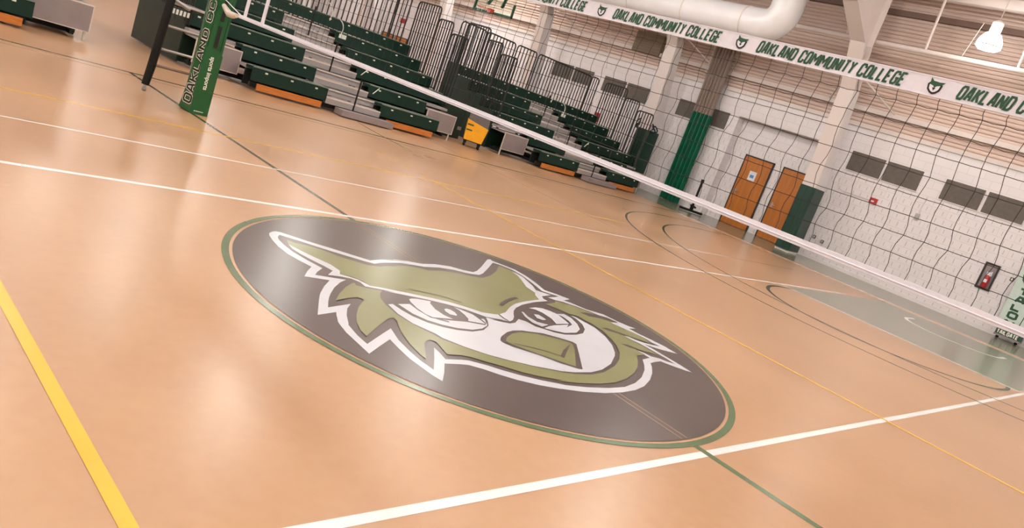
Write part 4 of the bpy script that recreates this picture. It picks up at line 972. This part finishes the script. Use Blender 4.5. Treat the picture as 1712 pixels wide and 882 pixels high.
# ================================================================== BASKETBALL HOOP beyond the bleachers
hp_ = thing('basketball_hoop', 'glass backboard with green padding and orange rim hanging beyond the bleachers', 'basketball hoop', (12.95, 16.0, 3.62))
MB().box(0, -0.91, 0.03, 0.012, 0.91, 1.07).build('backboard_glass', M['glass'], hp_)
f_ = MB().box(-0.03, -0.95, -0.02, 0.04, 0.95, 0.05)
for s in (-1, 1): f_.prism([(s * 0.95, -0.02), (s * 0.95, 0.40), (s * 0.90, 0.40), (s * 0.90, 0.03)], lambda a, b: (-0.03, a, b), lambda a, b: (0.04, a, b))
f_.build('edge_padding', M['glass_green'], hp_)
MB().tube([(0.02, -0.35, 0.25), (0.6, -0.1, 1.6), (1.2, 0, 3.4)], 0.05, 8).tube([(0.02, 0.35, 0.25), (0.6, 0.1, 1.6), (1.2, 0, 3.4)], 0.05, 8).build('support_arm', M['glass_green'], hp_)
rim = MB(); rim.tube([(-0.38 + 0.23 * math.cos(t), 0.23 * math.sin(t), 0.06) for t in [i * 2 * math.pi / 28 for i in range(29)]], 0.011, 6)
rim.box(-0.16, -0.08, 0.0, 0.0, 0.08, 0.12)
rim.build('rim', M['orange_rim'], hp_)
nb_ = MB()
for q in range(12):
    t = q * math.pi / 6
    nb_.tube([(-0.38 + 0.22 * math.cos(t), 0.22 * math.sin(t), 0.05), (-0.38 + 0.16 * math.cos(t + 0.26), 0.16 * math.sin(t + 0.26), -0.16), (-0.38 + 0.12 * math.cos(t), 0.12 * math.sin(t), -0.36)], 0.004, 4)
nb_.build('rim_net', M['tape'], hp_)

# ================================================================== DUCT, PIPE, LAMPS
du = thing('air_duct', 'large white round air duct with an elbow under the roof', 'air duct', (15.0, 7.38, 5.36))
RDU = 0.42
path = [(0, 22.0, 0), (0, 0.75, 0)]
seg = [(0, 0.75 - 0.75 * math.sin(t), 0.75 - 0.75 * math.cos(t)) for t in [math.radians(a) for a in (0, 22, 45, 68, 90)]]
MB().tube([(0, 22.0, 0), (0, 0.9, 0)], RDU, 28).build('main_run', M['duct'], du, True)
MB().tube([(0, 0.9, 0)] + [(0, 0.5 - 0.5 * math.sin(math.radians(a)), 0.5 - 0.5 * math.cos(math.radians(a))) for a in range(0, 91, 10)] + [(0, 0.0, 0.85)], RDU, 40).build('elbow', M['duct'], du, True)
MB().tube([(0, 0.0, 0.85), (0, 0.0, 1.78)], RDU + 0.01, 28).build('riser', M['duct'], du, True)
for yy in (0.95, 2.9, 4.9, 6.9, 8.9): MB().tube([(0, yy, 0), (0, yy + 0.03, 0)], RDU + 0.012, 28).build('joint_band', M['frame_paint'], du)
MB().tube([(0, 0, 0.86), (0, 0, 0.90)], RDU + 0.025, 28).build('joint_band', M['frame_paint'], du)

pp = thing('ceiling_pipe', 'long thin white pipe on hangers high along the end wall', 'pipe', (16.3, 0, 5.79))
MB().tube([(0, -12, 0), (0, 7.8, 0)], 0.06, 12).build('pipe_run', M['frame_paint'], pp)
for yy in (-4.2, -0.1, 2.05, 4.15, 6.2):
    MB().tube([(0, yy, 0.05), (0, yy + 0.05, 1.45)], 0.035, 8).build('hanger', M['frame_paint'], pp)
MB().tube([(0, 3.3, 0.0), (0.02, 3.15, 0.9)], 0.008, 6).build('thin_rod', M['frame_paint'], pp)

def high_bay(loc, label, group, dim=1.0):
    t = thing('high_bay_lamp', label, 'ceiling lamp', loc, 0, group)
    g_ = MB(); g_.lathe(0, 0, [(0.0, -0.02), (0.20, 0.0), (0.27, 0.06), (0.25, 0.20), (0.17, 0.34), (0.10, 0.38)], 24); g_.build('glass_shade', M['lamp_glass'] if dim == 1.0 else M['near_lamp_glass'], t, True)
    MB().lathe(0, 0, [(0.10, 0.37), (0.12, 0.40), (0.12, 0.60), (0.05, 0.66), (0.0, 0.66)], 16).build('housing', M['lamp_body'], t, True)
    MB().lathe(0, 0, [(0.275, 0.05), (0.285, 0.06), (0.275, 0.075)], 24).build('shade_ring', M['grey_panel'], t)
    top = roof_z(loc[0]) - loc[2] - 0.01
    MB().tube([(0, 0, 0.65), (0, 0, top)], 0.012, 6).build('hanging_rod', M['frame_paint'], t)
    L2 = bpy.data.lights.new('high_bay_uplight', 'AREA'); L2.shape = 'DISK'; L2.size = 0.4      # refractor glass throws most light upward and outward
    L2.energy = LAMP_POWER * 0.5 * dim; L2.color = LAMP_COLOR
    l2 = bpy.data.objects.new('high_bay_uplight', L2); col.objects.link(l2); l2.parent = t; l2.location = (0, 0, 0.30); l2.rotation_euler = (math.pi, 0, 0)
    return t
high_bay((15.6, 2.62, 5.95), 'round white high-bay lamp glowing beside the end wall siding', None, 0.35)
for xx in (9.9, 4.6, -0.7, -6.0, -11.5):
    for yy in (-9.5, -2.5, 4.0, 10.6, 18.5, 27.0):
        high_bay((xx, yy, 6.6), 'round white high-bay lamp hanging from the roof outside the view', 'overhead high-bay lamps')
for yy in (-6.0, 20.5, 29.0):
    high_bay((15.6, yy, 6.0), 'round white high-bay lamp hanging near the end wall outside the view', 'overhead high-bay lamps')
